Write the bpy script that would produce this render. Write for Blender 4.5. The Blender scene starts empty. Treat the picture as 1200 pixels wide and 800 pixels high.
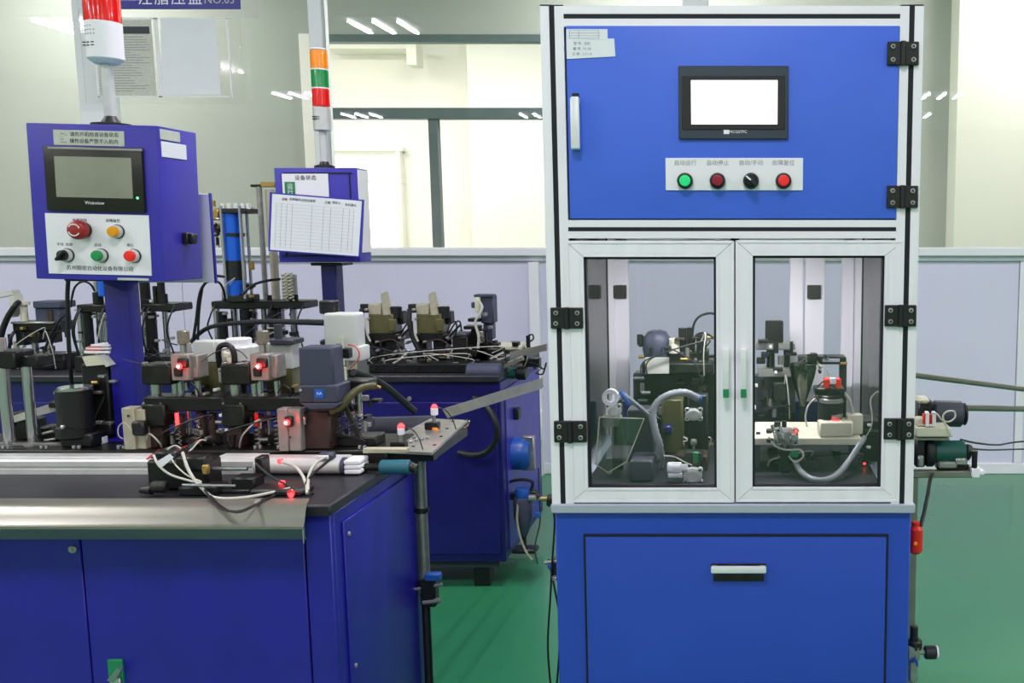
import bpy, bmesh, math, random
from mathutils import Vector, Matrix
random.seed(7)
scene = bpy.context.scene
COL = scene.collection
# ------------------------------------------------------------------ camera
F, CX, CY, TH, CZ = 1066.0, 870.0, 400.0, math.radians(6.7), 1.30
cd = bpy.data.cameras.new('camera'); cam = bpy.data.objects.new('camera', cd); COL.objects.link(cam)
cam.location = (0, 0, CZ); cam.rotation_euler = (math.radians(90) - TH, 0, 0)
cd.sensor_width = 36; cd.lens = 36 * F / 1200; cd.shift_x = (600 - CX) / 1200; cd.shift_y = 0
cd.clip_start = .05; cd.clip_end = 100
scene.camera = cam
# ------------------------------------------------------------------ world, exposure
w = bpy.data.worlds.new('world'); scene.world = w; w.use_nodes = True
w.node_tree.nodes['Background'].inputs[0].default_value = (.80, .88, 1, 1)
w.node_tree.nodes['Background'].inputs[1].default_value = .9
vs = scene.view_settings
vs.view_transform = 'Standard'; vs.look = 'None'; vs.gamma = 1; vs.exposure = 0.55; vs.use_curve_mapping = False
TUBE_W = 11.0       # watts of one ceiling tube
ROOM_W = 72.0      # watts of each unseen area light added to brighten the cream room
CORR_W = 58.0       # watts of each unseen area light added to brighten the corridor
CABINET_W = 2.6     # watts of the fill light added inside the cabinet
CEIL = 3.5

# ------------------------------------------------------------------ helpers
def W(px, py, Y):
    a = (px - CX) / F; b = (CY - py) / F
    t = Y / (math.cos(TH) + b * math.sin(TH))
    return Vector((a * t, Y, CZ + t * (-math.sin(TH) + b * math.cos(TH))))
def depth_of(py, Z):                       # depth at which a pixel row meets height Z
    b = (CY - py) / F
    return (Z - CZ) / ((-math.sin(TH) + b * math.cos(TH)) / (math.cos(TH) + b * math.sin(TH)))
MATS = {}
def S(r, g, b):
    f = lambda c: (c / 255 / 12.92) if c / 255 <= .04045 else ((c / 255 + .055) / 1.055) ** 2.4
    return (f(r), f(g), f(b), 1)
def mat(name, col, rough=.5, metal=0, bump=0, scale=60, var=0, emit=None, es=0, coat=0, spec=.5, stretch=(1, 1, 1)):
    m = bpy.data.materials.new(name); m.use_nodes = True; nt = m.node_tree; n = nt.nodes; L = nt.links
    p = n['Principled BSDF']
    p.inputs['Base Color'].default_value = col; p.inputs['Roughness'].default_value = rough
    p.inputs['Metallic'].default_value = metal; p.inputs['Coat Weight'].default_value = coat
    p.inputs['Specular IOR Level'].default_value = spec
    if emit: p.inputs['Emission Color'].default_value = emit; p.inputs['Emission Strength'].default_value = es
    if bump or var:
        tc = n.new('ShaderNodeTexCoord'); mp = n.new('ShaderNodeMapping'); mp.inputs['Scale'].default_value = stretch
        nz = n.new('ShaderNodeTexNoise'); nz.inputs['Scale'].default_value = scale; nz.inputs['Detail'].default_value = 5
        L.new(tc.outputs['Object'], mp.inputs[0]); L.new(mp.outputs[0], nz.inputs['Vector'])
        if var:
            r = n.new('ShaderNodeValToRGB'); r.color_ramp.elements[0].position = .3; r.color_ramp.elements[1].position = .7
            r.color_ramp.elements[0].color = [c * (1 - var) for c in col[:3]] + [1]
            r.color_ramp.elements[1].color = [min(1, c * (1 + var)) for c in col[:3]] + [1]
            L.new(nz.outputs[0], r.inputs[0]); L.new(r.outputs[0], p.inputs['Base Color'])
            q = n.new('ShaderNodeMapRange'); q.inputs[3].default_value = max(.03, rough - .08); q.inputs[4].default_value = min(1, rough + .1)
            L.new(nz.outputs[0], q.inputs[0]); L.new(q.outputs[0], p.inputs['Roughness'])
        if bump:
            bp = n.new('ShaderNodeBump'); bp.inputs['Strength'].default_value = bump; bp.inputs['Distance'].default_value = .002
            L.new(nz.outputs[0], bp.inputs['Height']); L.new(bp.outputs[0], p.inputs['Normal'])
    MATS[name] = m; return m
def glassy(name, tint, refl_rough=.02, ior=1.5, extra=0):
    m = bpy.data.materials.new(name); m.use_nodes = True; nt = m.node_tree; n = nt.nodes; L = nt.links
    n.clear(); o = n.new('ShaderNodeOutputMaterial'); mx = n.new('ShaderNodeMixShader')
    t = n.new('ShaderNodeBsdfTransparent'); t.inputs[0].default_value = tint
    g = n.new('ShaderNodeBsdfGlossy'); g.inputs['Roughness'].default_value = refl_rough
    fr = n.new('ShaderNodeFresnel'); fr.inputs[0].default_value = ior
    ad = n.new('ShaderNodeMath'); ad.operation = 'ADD'; ad.inputs[1].default_value = extra; ad.use_clamp = True
    L.new(fr.outputs[0], ad.inputs[0]); L.new(ad.outputs[0], mx.inputs[0]); L.new(t.outputs[0], mx.inputs[1]); L.new(g.outputs[0], mx.inputs[2])
    L.new(mx.outputs[0], o.inputs[0]); MATS[name] = m; return m

mat('enclosure_blue', S(66, 106, 226), .45, var=.05, scale=5)
mat('enclosure_blue_shaded', S(38, 72, 180), .42, var=.05, scale=4)  # same blue as the enclosure, darkened to paint the weaker light low down
mat('violet_blue', S(32, 27, 148), .36, var=.12, scale=9, bump=.05)
mat('box_blue', S(58, 50, 172), .36, var=.12, scale=14)
mat('deep_blue', S(25, 22, 104), .4, var=.1, scale=6)
mat('seam_black', S(12, 14, 26), .7)
mat('anodised', S(244, 240, 250), .42, metal=.15, var=.03, scale=40, stretch=(1, 1, .04))
mat('anodised_h', S(244, 240, 250), .42, metal=.15, var=.03, scale=40, stretch=(.04, 1, 1))
mat('grey_band', S(168, 174, 192), .45)
mat('black_plastic', S(24, 25, 28), .42, bump=.06, scale=400)
mat('black_metal', S(30, 30, 32), .35, metal=.3, var=.2, scale=30)
mat('dark_steel', S(50, 50, 48), .38, metal=.7, var=.25, scale=35)
mat('table_black', S(38, 38, 45), .42, var=.25, scale=12, bump=.1)
mat('steel', S(170, 168, 166), .34, metal=.7, var=.15, scale=50, stretch=(.05, 1, 1))
mat('bright_metal', S(236, 236, 240), .3, metal=.25)
mat('knurled', S(140, 134, 122), .4, metal=.5, var=.3, scale=300)
mat('galvanised', S(146, 144, 134), .34, metal=.65, var=.14, scale=14, stretch=(.2, 1, 2))
mat('chrome', S(200, 200, 204), .2, metal=.85)
mat('valve_grey', S(150, 145, 142), .4, metal=.3, var=.12, scale=60)
mat('alu_white', S(208, 208, 208), .38, metal=.2, var=.06, scale=40)
mat('brass', S(178, 148, 84), .35, metal=.7)
mat('rust_brown', S(62, 46, 42), .55, metal=.3, var=.3, scale=60)
mat('olive', S(92, 88, 56), .3, var=.2, scale=30)
mat('olive_dark', S(78, 74, 44), .35, var=.2, scale=30)
mat('white_plastic', S(216, 217, 216), .4)
mat('beige', S(176, 170, 150), .45, var=.1, scale=60)
mat('ivory', S(214, 210, 190), .45)
mat('cyl_blue', S(22, 96, 214), .3)
mat('switch_blue', S(32, 84, 168), .35)
mat('teal', S(38, 98, 116), .45, var=.1, scale=20)
mat('roller_green', S(24, 84, 76), .4, var=.1, scale=20)
mat('slate_plastic', S(62, 66, 88), .45, var=.06, scale=10)
mat('motor_grey', S(58, 58, 72), .4)
mat('conduit_grey', S(134, 138, 146), .45)
mat('cable_black', S(20, 20, 24), .45)
mat('cable_white', S(192, 189, 180), .5)
mat('tube_clear', S(150, 150, 130), .25)
mat('paper', S(232, 234, 242), .7, var=.02, scale=8)
mat('paper_grey', S(196, 198, 190), .6, var=.08, scale=60)
mat('ink', S(60, 62, 74), .7)
mat('ink_light', S(150, 152, 164), .7)
mat('ink_black', S(24, 24, 28), .7)
mat('poster_blue', S(44, 42, 148), .5)
mat('sign_green', S(24, 130, 82), .5)
mat('plate_white', S(240, 238, 246), .42)
mat('btn_green', S(20, 170, 96), .25, emit=S(30, 220, 130), es=.35)
mat('btn_green_dull', S(34, 150, 84), .3)
mat('btn_dark_red', S(150, 20, 44), .25)
mat('btn_red', S(214, 40, 36), .25, emit=S(255, 40, 30), es=.15)
mat('btn_yellow', S(238, 160, 16), .25)
mat('mushroom_red', S(160, 34, 36), .4)
mat('lens_red', S(206, 22, 22), .15, emit=S(255, 10, 10), es=.12, coat=.5)
mat('lens_orange', S(240, 138, 16), .15, emit=S(255, 130, 0), es=.12, coat=.5)
mat('lens_green', S(20, 132, 70), .15, emit=S(0, 160, 70), es=.08, coat=.5)
mat('led_red', S(255, 60, 50), .3, emit=(1, .02, .025, 1), es=5)
mat('led_core', S(255, 200, 190), .3, emit=(1, .55, .5, 1), es=25)
mat('led_green', S(80, 255, 130), .3, emit=(.1, 1, .3, 1), es=3)
mat('screen_on', S(250, 252, 255), .3, emit=(.93, .98, 1, 1), es=1.6)
mat('screen_off', S(148, 148, 134), .3, var=.14, scale=9)  # grey paints a reflection into the switched-off display
mat('bezel', S(46, 56, 72), .35)
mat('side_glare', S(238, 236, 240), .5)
mat('bezel_dark', S(44, 42, 38), .28, metal=.3)
mat('red_plastic', S(222, 36, 26), .35)
mat('wall_lavender', S(214, 214, 236), .5, var=.02, scale=2)
mat('sill_white', S(232, 234, 240), .4)
mat('corridor_green', S(164, 168, 160), .7, var=.03, scale=2)
mat('corridor_light', S(208, 209, 196), .7)
mat('cream', S(242, 236, 228), .7, var=.02, scale=1.5)
mat('frame_slate', S(84, 96, 100), .5, var=.12, scale=10)
mat('floor_green', S(45, 126, 86), .3, var=.07, scale=1.6, coat=.3, bump=.03)
mat('ceiling_white', S(226, 228, 226), .8)
mat('daylight', S(255, 255, 255), .8, emit=(1, 1, 1, 1), es=2.4)
mat('blind', S(226, 226, 208), .8, emit=(1, 1, .9, 1), es=.35)
mat('lamp_tube', S(255, 255, 255), .8, emit=(1, 1, 1, 1), es=6)
glassy('glass_window', (.955, .955, .94, 1), .0, 1.5, .04)
glassy('glass_door', (.93, .935, .945, 1), .12, 1.45, .02)
glassy('acrylic', (.78, .86, .80, 1), .05, 1.45, .08)
glassy('acrylic_clear', (.99, .995, .99, 1), .05, 1.3, .0)
glassy('bowl_clear', (.55, .58, .52, 1), .1, 1.45, .05)

class MB:
    """collects shapes in world space, then links them as one mesh object"""
    JOINED = {'printed_table', 'printed_lines', 'speaker_slot', 'speaker_hole', 'slot_strip', 'arrow_ring', 'gasket', 'door_line', 'hole', 'handle_plate', 'door_handle', 'bezel_edge', 'wire', 'claw', 'wall_corridor', 'mitre_joint'}
    def __init__(s): s.v = []; s.f = []; s.mi = []; s.cur = 0; s.pv = [0]; s.pf = [0]
    def mark(s):
        if len(s.v) > s.pv[-1]: s.pv.append(len(s.v)); s.pf.append(len(s.f))
    def clusters(s):
        s.mark(); n = len(s.pv) - 1; bb = []
        for i in range(n):
            vv = s.v[s.pv[i]:s.pv[i + 1]]; bb.append(([min(v[k] for v in vv) for k in range(3)], [max(v[k] for v in vv) for k in range(3)]))
        g = list(range(n))
        def fd(i):
            while g[i] != i: i = g[i]
            return i
        e = .0016
        for i in range(n):
            for j in range(i):
                if all(bb[i][0][k] <= bb[j][1][k] + e and bb[j][0][k] <= bb[i][1][k] + e for k in range(3)): g[fd(i)] = fd(j)
        out = {}
        for i in range(n): out.setdefault(fd(i), []).append(i)
        return list(out.values())
    def subset(s, prims):
        m = MB()
        for i in prims:
            o = len(m.v) - s.pv[i]; m.v += s.v[s.pv[i]:s.pv[i + 1]]
            m.f += [[k + o for k in f] for f in s.f[s.pf[i]:s.pf[i + 1]]]; m.mi += s.mi[s.pf[i]:s.pf[i + 1]]; m.mark()
        return m
    def m(s, i): s.cur = i; return s
    def _add(s, bm, M=None):
        s.mark(); o = len(s.v); bm.verts.ensure_lookup_table()
        for v in bm.verts: s.v.append((M @ v.co) if M else v.co.copy())
        for f in bm.faces: s.f.append([o + v.index for v in f.verts]); s.mi.append(s.cur)
        bm.free(); return s
    def box(s, a, b, bev=0, M=None, seg=1):
        bm = bmesh.new(); bmesh.ops.create_cube(bm, size=1)
        c = [(a[i] + b[i]) / 2 for i in range(3)]; d = [max(abs(b[i] - a[i]), 1e-5) for i in range(3)]
        for v in bm.verts: v.co = Vector((v.co.x * d[0] + c[0], v.co.y * d[1] + c[1], v.co.z * d[2] + c[2]))
        if bev: bmesh.ops.bevel(bm, geom=list(bm.edges), offset=min(bev, min(d) * .45), segments=seg, affect='EDGES', profile=.6)
        bm.verts.index_update(); return s._add(bm, M)
    def pbox(s, x0, y0, x1, y1, Y, d, bev=.001, zb=None, zt=None, seg=1):     # front face at depth Y, thickness d
        ym = (y0 + y1) / 2; xm = (x0 + x1) / 2
        z0 = W(xm, y1, Y).z if zb is None else zb; z1 = W(xm, y0, Y).z if zt is None else zt
        return s.box((W(x0, ym, Y).x, Y, z0), (W(x1, ym, Y).x, Y + d, z1), bev, seg=seg)
    def cyl(s, p0, p1, r, n=16, r2=None, bev=0):
        p0 = Vector(p0); p1 = Vector(p1); r2 = r if r2 is None else r2
        L = (p1 - p0).length or 1e-5; q = (p1 - p0).to_track_quat('Z', 'Y').to_matrix().to_4x4()
        o = len(s.v); rings = []
        prof = [(0, 0), (r, 0), (r2, L), (0, L)]
        if bev: prof = [(0, 0), (r - bev, 0), (r, bev), (r2, L - bev), (r2 - bev, L), (0, L)]
        return s.lathe(prof, Matrix.Translation(p0) @ q, n)
    def lathe(s, prof, M, n=20):
        s.mark(); o = len(s.v); idx = []
        for (r, z) in prof:
            if r <= 1e-7: idx.append([len(s.v)]); s.v.append(M @ Vector((0, 0, z)))
            else:
                idx.append(list(range(len(s.v), len(s.v) + n)))
                for k in range(n): a = 2 * math.pi * k / n; s.v.append(M @ Vector((r * math.cos(a), r * math.sin(a), z)))
        for A, B in zip(idx, idx[1:]):
            if len(A) == 1 and len(B) == 1: continue
            for k in range(n):
                k2 = (k + 1) % n
                if len(A) == 1: f = [A[0], B[k2], B[k]]
                elif len(B) == 1: f = [A[k], A[k2], B[0]]
                else: f = [A[k], A[k2], B[k2], B[k]]
                s.f.append(f); s.mi.append(s.cur)
        return s
    def vcyl(s, xc, y0, y1, Y, wpx, n=16, bev=0, zb=None, zt=None, r=None):   # vertical cylinder, axis at depth Y
        a = W(xc, y1, Y); b = W(xc, y0, Y); x = (a.x + b.x) / 2
        if r is None: r = wpx / 2 / F * Y
        return s.cyl((x, Y, a.z if zb is None else zb), (x, Y, b.z if zt is None else zt), r, n, bev=bev)
    def tube(s, pts, r, n=8, smooth=True, ridges=0):
        P = [Vector(p) for p in pts]
        if smooth and len(P) > 2:
            Q = []
            for i in range(len(P) - 1):
                a = P[max(i - 1, 0)]; b = P[i]; c = P[i + 1]; d = P[min(i + 2, len(P) - 1)]
                for k in range(6):
                    t = k / 6; Q.append(.5 * ((2 * b) + (c - a) * t + (2 * a - 5 * b + 4 * c - d) * t * t + (3 * b - a - 3 * c + d) * t ** 3))
            Q.append(P[-1]); P = Q
        if ridges:                                       # resample for corrugated conduit
            Q = []; 
            for a, b in zip(P, P[1:]):
                k = max(1, int((b - a).length / ridges)); Q += [a.lerp(b, i / k) for i in range(k)]
            P = Q + [P[-1]]
        s.mark(); N = len(P); o = len(s.v); up = Vector((.123, .456, .881)).normalized(); prev = None
        for i, p in enumerate(P):
            t = (P[min(i + 1, N - 1)] - P[max(i - 1, 0)])
            t = t.normalized() if t.length > 1e-9 else Vector((0, 0, 1))
            u = (prev - t * prev.dot(t)) if prev is not None else up.cross(t)
            if u.length < 1e-5: u = t.orthogonal()
            u.normalize(); prev = u; v = t.cross(u)
            rr = r * (.84 if ridges and i % 2 else 1)
            for k in range(n): a = 2 * math.pi * k / n; s.v.append(p + (u * math.cos(a) + v * math.sin(a)) * rr)
        for i in range(N - 1):
            for k in range(n):
                k2 = (k + 1) % n; s.f.append([o + i * n + k, o + i * n + k2, o + (i + 1) * n + k2, o + (i + 1) * n + k]); s.mi.append(s.cur)
        s.f.append([o + k for k in range(n)][::-1]); s.mi.append(s.cur)
        s.f.append([o + (N - 1) * n + k for k in range(n)]); s.mi.append(s.cur); return s
    def ptube(s, pts, r, n=8, **k): return s.tube([W(*p) for p in pts], r, n, **k)
    def prism(s, pts, off):                              # closed outline of 3D points extruded by vector
        s.mark(); o = len(s.v); n = len(pts); off = Vector(off)
        s.v += [Vector(p) for p in pts] + [Vector(p) + off for p in pts]
        s.f += [[o + i for i in range(n)][::-1], [o + n + i for i in range(n)]]; s.mi += [s.cur] * 2
        for i in range(n): j = (i + 1) % n; s.f.append([o + i, o + j, o + n + j, o + n + i]); s.mi.append(s.cur)
        return s
    def spring(s, x, Y, z0, z1, r, wr, turns):
        N = int(turns * 10); return s.tube([(x + r * math.cos(i * .6283), Y + r * math.sin(i * .6283), z0 + (z1 - z0) * i / N) for i in range(N + 1)], wr, 5, smooth=False)
    def screw(s, x, y, z, r=.0035, axis='y'):            # small cap screw proud of a face that looks to -Y
        return s.cyl((x, y, z), (x, y - r * .7, z), r, 10, bev=r * .2)
    def build(s, name, material, parent=None, smooth=True):
        if parent is not None and name not in s.JOINED:
            cl = s.clusters()
            if len(cl) > 1:
                obs = [s.subset(p)._build(name, material, parent, smooth) for p in cl]; return obs[0]
        return s._build(name, material, parent, smooth)
    def _build(s, name, material, parent=None, smooth=True):
        me = bpy.data.meshes.new(name); off = Vector((0, 0, 0)); p = parent
        while p is not None: off += Vector(p.get('_o', (0, 0, 0))); p = p.parent
        me.from_pydata([tuple(v - off) for v in s.v], [], s.f)
        for mm in (material if isinstance(material, (list, tuple)) else [material]): me.materials.append(MATS[mm])
        me.polygons.foreach_set('material_index', s.mi)
        bm = bmesh.new(); bm.from_mesh(me); bmesh.ops.recalc_face_normals(bm, faces=bm.faces); bm.to_mesh(me); bm.free()
        if smooth:
            me.polygons.foreach_set('use_smooth', [True] * len(me.polygons)); me.set_sharp_from_angle(angle=math.radians(38))
        me.update(); ob = bpy.data.objects.new(name, me); COL.objects.link(ob)
        if parent is not None: ob.parent = parent
        return ob
def thing(name, label, cat, loc=(0, 0, 0), group=None):
    o = bpy.data.objects.new(name, None); COL.objects.link(o); o.empty_display_size = .05
    o.location = loc; o['label'] = label; o['category'] = cat; o['_o'] = list(loc)
    if group: o['group'] = group
    return o
def tag(o, label, cat, group=None):
    o['label'] = label; o['category'] = cat
    if group: o['group'] = group
    return o
def struct(o): o['kind'] = 'structure'; return o
def copy_tree(o, parent=None):
    c = o.copy(); COL.objects.link(c)
    if parent is not None: c.parent = parent
    for ch in list(o.children): copy_tree(ch, c)
    return c
def text(name, string, px, py, Y, hpx, material, parent, cond=1.0, face='front', x=None, spacing=1.0, roll=0):
    cu = bpy.data.curves.new(name, 'FONT'); cu.body = string; cu.size = hpx * Y / F; cu.align_x = 'CENTER'; cu.align_y = 'CENTER'
    cu.space_character = spacing; cu.extrude = .0002; cu.resolution_u = 2
    t = bpy.data.objects.new(name, cu); COL.objects.link(t)
    dg = bpy.context.evaluated_depsgraph_get(); me = bpy.data.meshes.new_from_object(t.evaluated_get(dg))
    bpy.data.objects.remove(t)
    if face == 'front': M = Matrix.Translation(W(px, py, Y)) @ Matrix.Rotation(math.pi / 2, 4, 'X') @ Matrix.Rotation(roll, 4, 'Z')
    else: M = Matrix.Translation((x, Y, W(px, py, Y).z)) @ Matrix.Rotation(math.pi / 2, 4, 'Z') @ Matrix.Rotation(math.pi / 2, 4, 'X')
    M = M @ Matrix.Diagonal((cond, 1, 1, 1))
    off = Vector((0, 0, 0)); p = parent
    while p is not None: off += Vector(p.get('_o', (0, 0, 0))); p = p.parent
    me.transform(Matrix.Translation(-off) @ M); me.materials.clear(); me.materials.append(MATS[material])
    o = bpy.data.objects.new(name, me); COL.objects.link(o); o.parent = parent; return o
def profile(p0, p1, wd, slots='front', dy=None):
    """T-slot aluminium bar between two points: square section with a slot on each side; returns (bar, strips)"""
    p0 = Vector(p0); p1 = Vector(p1); d = (p1 - p0).normalized()
    ax = Vector((0, 1, 0)) if abs(d.y) < .5 else Vector((1, 0, 0)); bx = d.cross(ax)
    h = wd / 2; sl = wd * .115; dp = wd * .16
    sec = [(-h, -h), (-sl, -h), (-sl, -h + dp), (sl, -h + dp), (sl, -h), (h, -h), (h, -sl), (h - dp, -sl), (h - dp, sl), (h, sl), (h, h), (sl, h), (sl, h - dp), (-sl, h - dp), (-sl, h), (-h, h), (-h, sl), (-h + dp, sl), (-h + dp, -sl), (-h, -sl)]
    a = MB().prism([p0 + ax * u + bx * v for u, v in sec], p1 - p0)
    st = MB()
    for sgn in (-1, 1):
        q = [(-h + .0008, -sl * .98), (-h + .0008, sl * .98), (-h + dp, sl * .98), (-h + dp, -sl * .98)]
        st.prism([p0 + ax * (u * -sgn) + bx * v for u, v in q], p1 - p0)
        st.prism([p0 + bx * (u * -sgn) + ax * v for u, v in q], p1 - p0)
    return a, st
# ================================================================== SETTING
YW = 4.87
def zat(py, Y=YW): return W(870, py, Y).z
o = MB().box((-10, -10, -.1), (10, 12, 0)).build('floor', 'floor_green', smooth=False); struct(o)
o = MB().box((-10, -10, CEIL), (10, 12, CEIL + .1)).build('ceiling', 'ceiling_white', smooth=False); struct(o)
struct(MB().box((-10.1, -10, 0), (-10, 12, CEIL)).build('wall_left', 'corridor_light', smooth=False))
struct(MB().box((10, -10, 0), (10.1, 12, CEIL)).build('wall_right', 'corridor_light', smooth=False))
struct(MB().box((-10, -10.1, 0), (10, -10, CEIL)).build('wall_front', 'corridor_light', smooth=False))
ZS1, ZS0 = zat(290), zat(300)
wb = MB().box((-10, YW + .012, 0), (10, YW + .06, ZS0)).build('wall_back', 'wall_lavender', smooth=False); struct(wb)
xs = [-10, -8.6, -7.2, -5.8, -4.4, -3.0, W(700, 430, YW).x, W(960, 430, YW).x, W(1191, 430, YW).x, 2.9, 4.3, 5.7, 7.1, 8.5, 10]
for a, b in zip(xs, xs[1:]):
    MB().box((a + .0015, YW, .06), (b - .0015, YW + .012, ZS0), .001).build('panel', 'wall_lavender', wb)
struct(MB().box((-10, YW - .012, 0), (10, YW + .012, .06), .003).build('baseboard_back', 'sill_white'))
sl = MB().box((-10, YW - .05, ZS0), (10, YW + .09, ZS1), .006)
sl.box((-10, YW - .02, ZS0 - .025), (10, YW + .01, ZS0), .002); struct(sl.build('trim_1', 'sill_white'))
posts = [(85, 122, 'trim_2'), (361, 377, 'trim_3'), (800, 830, 'trim_4')]
px_edges = []
for x0, x1, nm in posts:
    a, b = W(x0, 10, YW).x, W(x1, 10, YW).x; px_edges.append((a, b))
    struct(MB().box((a, YW - .01, ZS1), (b, YW + .07, CEIL), .003).build(nm, 'sill_white'))
a = W(1191, 430, YW).x; struct(MB().box((a, YW - .012, .06), (a + .045, YW, ZS0), .002).build('trim_5', 'sill_white'))
a = W(627, 500, YW).x; t6 = MB().box((a, YW - .06, .0), (a + .052, YW, ZS0 - .03), .003)
t6.box((a + .008, YW - .1, W(0, 515, 4.8).z), (a + .06, YW - .06, W(0, 480, 4.8).z), .004); struct(t6.build('trim_6', 'sill_white'))
edges = [-10] + [v for p in px_edges for v in p] + [10]
for i in range(0, len(edges), 2):
    g = MB().box((edges[i], YW + .02, ZS1), (edges[i + 1], YW + .028, CEIL)).build('window_%d' % (i // 2 + 1), 'glass_window', smooth=False); struct(g)
# corridor and the cream room beyond the glass
YC = 6.6
xl, xr, zt = W(366, 150, YC).x, W(760, 150, YC).x, zat(44, YC)
c = MB().box((-10, YC, 0), (xl, YC + .12, CEIL)).box((xr, YC, 0), (10, YC + .12, CEIL)).box((xl, YC, zt), (xr, YC + .12, CEIL))
struct(c.build('wall_corridor', 'corridor_green', smooth=False))
x0 = W(1119, 150, 6.4).x; struct(MB().box((x0, 6.35, 0), (x0 + 1.6, 6.6, CEIL), .003).build('wall_pilaster', 'corridor_light'))
x0 = W(362, 150, 6.5).x; struct(MB().box((xl - .05, YC - .03, 0), (xl + .03, YC + .14, zt + .02), .003).build('trim_7', 'cream'))
fr = MB().pbox(366, 40, 760, 49, YC - .02, .08, .002).pbox(366, 126, 760, 139, YC - .02, .08, .002).pbox(505, 139, 516, 330, YC - .01, .06, .002)
struct(fr.build('window_5', 'frame_slate'))
YR = 9.6
struct(MB().box((xl - 2.6, YR, 0), (xr + 2, YR + .1, CEIL)).build('wall_room', 'cream', smooth=False))
struct(MB().box((xl - 2.6, YC + .12, 0), (xl - 2.5, YR, CEIL)).build('wall_room_side', 'cream', smooth=False))
struct(MB().pbox(552, -60, 640, 500, 9.2, .4, .003).build('wall_room_pier', 'cream'))
bm_ = MB().pbox(380, 52, 480, 57, 9.3, .3, .003); bm_.pbox(476, 50, 488, 76, 9.2, .2, .003); struct(bm_.build('wall_room_beam', 'cream'))
wn = MB().pbox(380, 172, 472, 177, 9.5, .1, .002).pbox(380, 210, 472, 215, 9.52, .08, .002).pbox(468, 177, 473, 400, 9.5, .1, .002).pbox(340, 177, 386, 400, 9.5, .1, .002)
wn = struct(wn.build('window_6', 'cream'))
MB().pbox(386, 177, 468, 210, 9.56, .01, 0).build('roller_blind', 'blind', wn)
MB().pbox(386, 215, 468, 400, 9.58, .01, 0).build('pane', 'daylight', wn)
def area(x, y, z, sx, sy, watts, name='ceiling_lamp', col=(1, .985, .985)):
    l = bpy.data.lights.new(name, 'AREA'); l.shape = 'RECTANGLE'; l.size = sx; l.size_y = sy; l.energy = watts; l.color = col
    ob = bpy.data.objects.new(name, l); COL.objects.link(ob); ob.location = (x, y, z); return ob
for x in (-4.4, -1.9): area(x, 7.35, CEIL - .05, 1.6, .5, ROOM_W, 'room_fill_light')  # unseen lights added so the cream room looks bright
for x in (-8, -4.6, -.5, 2.2, 6): area(x, 5.7, CEIL - .05, .9, .3, CORR_W, 'corridor_fill_light')  # added out of view to light the corridor wall
# three-tube ceiling lamps of the workshop
def troffer():
    t = thing('ceiling_light', 'three tube ceiling lamp above the workshop', 'lamp', (0, 0, CEIL), 'three tube lamps in rows on the workshop ceiling')
    MB().box((-.36, -.34, CEIL - .02), (.36, .34, CEIL), .003).build('frame', 'sill_white', t)
    for k in (-1, 0, 1):
        MB().cyl((k * .25, -.29, CEIL - .035), (k * .25, .29, CEIL - .035), .013, 8).build('tube', 'lamp_tube', t)
    return t
tr = troffer(); first = True
lamp_data = bpy.data.lights.new('tube_light', 'AREA'); lamp_data.shape = 'RECTANGLE'; lamp_data.size = .05; lamp_data.size_y = .56; lamp_data.energy = TUBE_W; lamp_data.color = (1, .925, .975)
for x in (-6.95, -3.75, -.3, 3.12, 6.6):
    for y in (-7.2, -4.8, -2.45, -.05, 2.4):
        if y == -2.45 and x > -6: continue
        q = tr if first else copy_tree(tr); first = False
        q.location = (x, y, CEIL); MB
        for k in (-1, 0, 1):
            lo = bpy.data.objects.new('tube_light', lamp_data); COL.objects.link(lo); lo.location = (x + k * .25, y, CEIL - .052)

# ================================================================== MAIN CABINET
Y0 = 1.72; XL, XR = -.370, .3315; ZB, ZT = W(870, 590, Y0).z, W(870, 7, Y0).z; DP = .65; PW = .043
cab = thing('enclosure_cabinet', 'tall aluminium framed cabinet with blue upper door, two glass doors and blue base', 'machine', (0, Y0, 0))
h = PW / 2
for x in (XL + h, XR - h):
    for y in (Y0 + h, Y0 + DP - h):
        a, st = profile((x, y, ZB), (x, y, ZT), PW); a = a.build('post', 'anodised', cab); st.build('slot_strip', 'seam_black', a)
        MB().box((x - h, y - h, ZT), (x + h, y + h, ZT + .003), .001).build('end_cap', 'black_plastic', a)
xa, xb = XL + PW, XR - PW
zr = [(W(870, 19, Y0).z, .037), (W(870, 268.5, Y0).z, .034)]
for z, wd in zr:
    for y in (Y0 + wd / 2, Y0 + DP - wd / 2):
        a, st = profile((xa, y, z), (xb, y, z), wd); a = a.build('rail', 'anodised_h', cab); st.build('slot_strip', 'seam_black', a)
    for x in (XL + wd / 2, XR - wd / 2):
        a, st = profile((x, Y0 + PW, z), (x, Y0 + DP - PW, z), wd); a = a.build('rail', 'anodised', cab); st.build('slot_strip', 'seam_black', a)
zu0, zu1 = W(870, 257.5, Y0).z, W(870, 29, Y0).z; zm = W(870, 280, Y0).z
u = MB().box((xa, Y0 + .05, zr[1][0] - .01), (xb, Y0 + DP - .04, zr[1][0] + .01)); u.build('divider_shelf', 'anodised', cab)
u = MB().box((XL + .012, Y0 + PW, zu0), (XL + .016, Y0 + DP - PW, zu1)).box((XR - .016, Y0 + PW, zu0), (XR - .012, Y0 + DP - PW, zu1)).box((xa, Y0 + DP - .02, zu0), (xb, Y0 + DP - .016, zu1))
u.box((xa - .02, Y0 + .06, ZT - .004), (xb + .02, Y0 + DP - .04, ZT)); u.build('casing_panel', 'enclosure_blue', cab, smooth=False)
sd = MB().box((XL + .02, Y0 + PW, ZB), (XL + .024, Y0 + DP - PW, zr[1][0] - .018)); sd.build('side_pane', 'acrylic_clear', cab, smooth=False)
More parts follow.
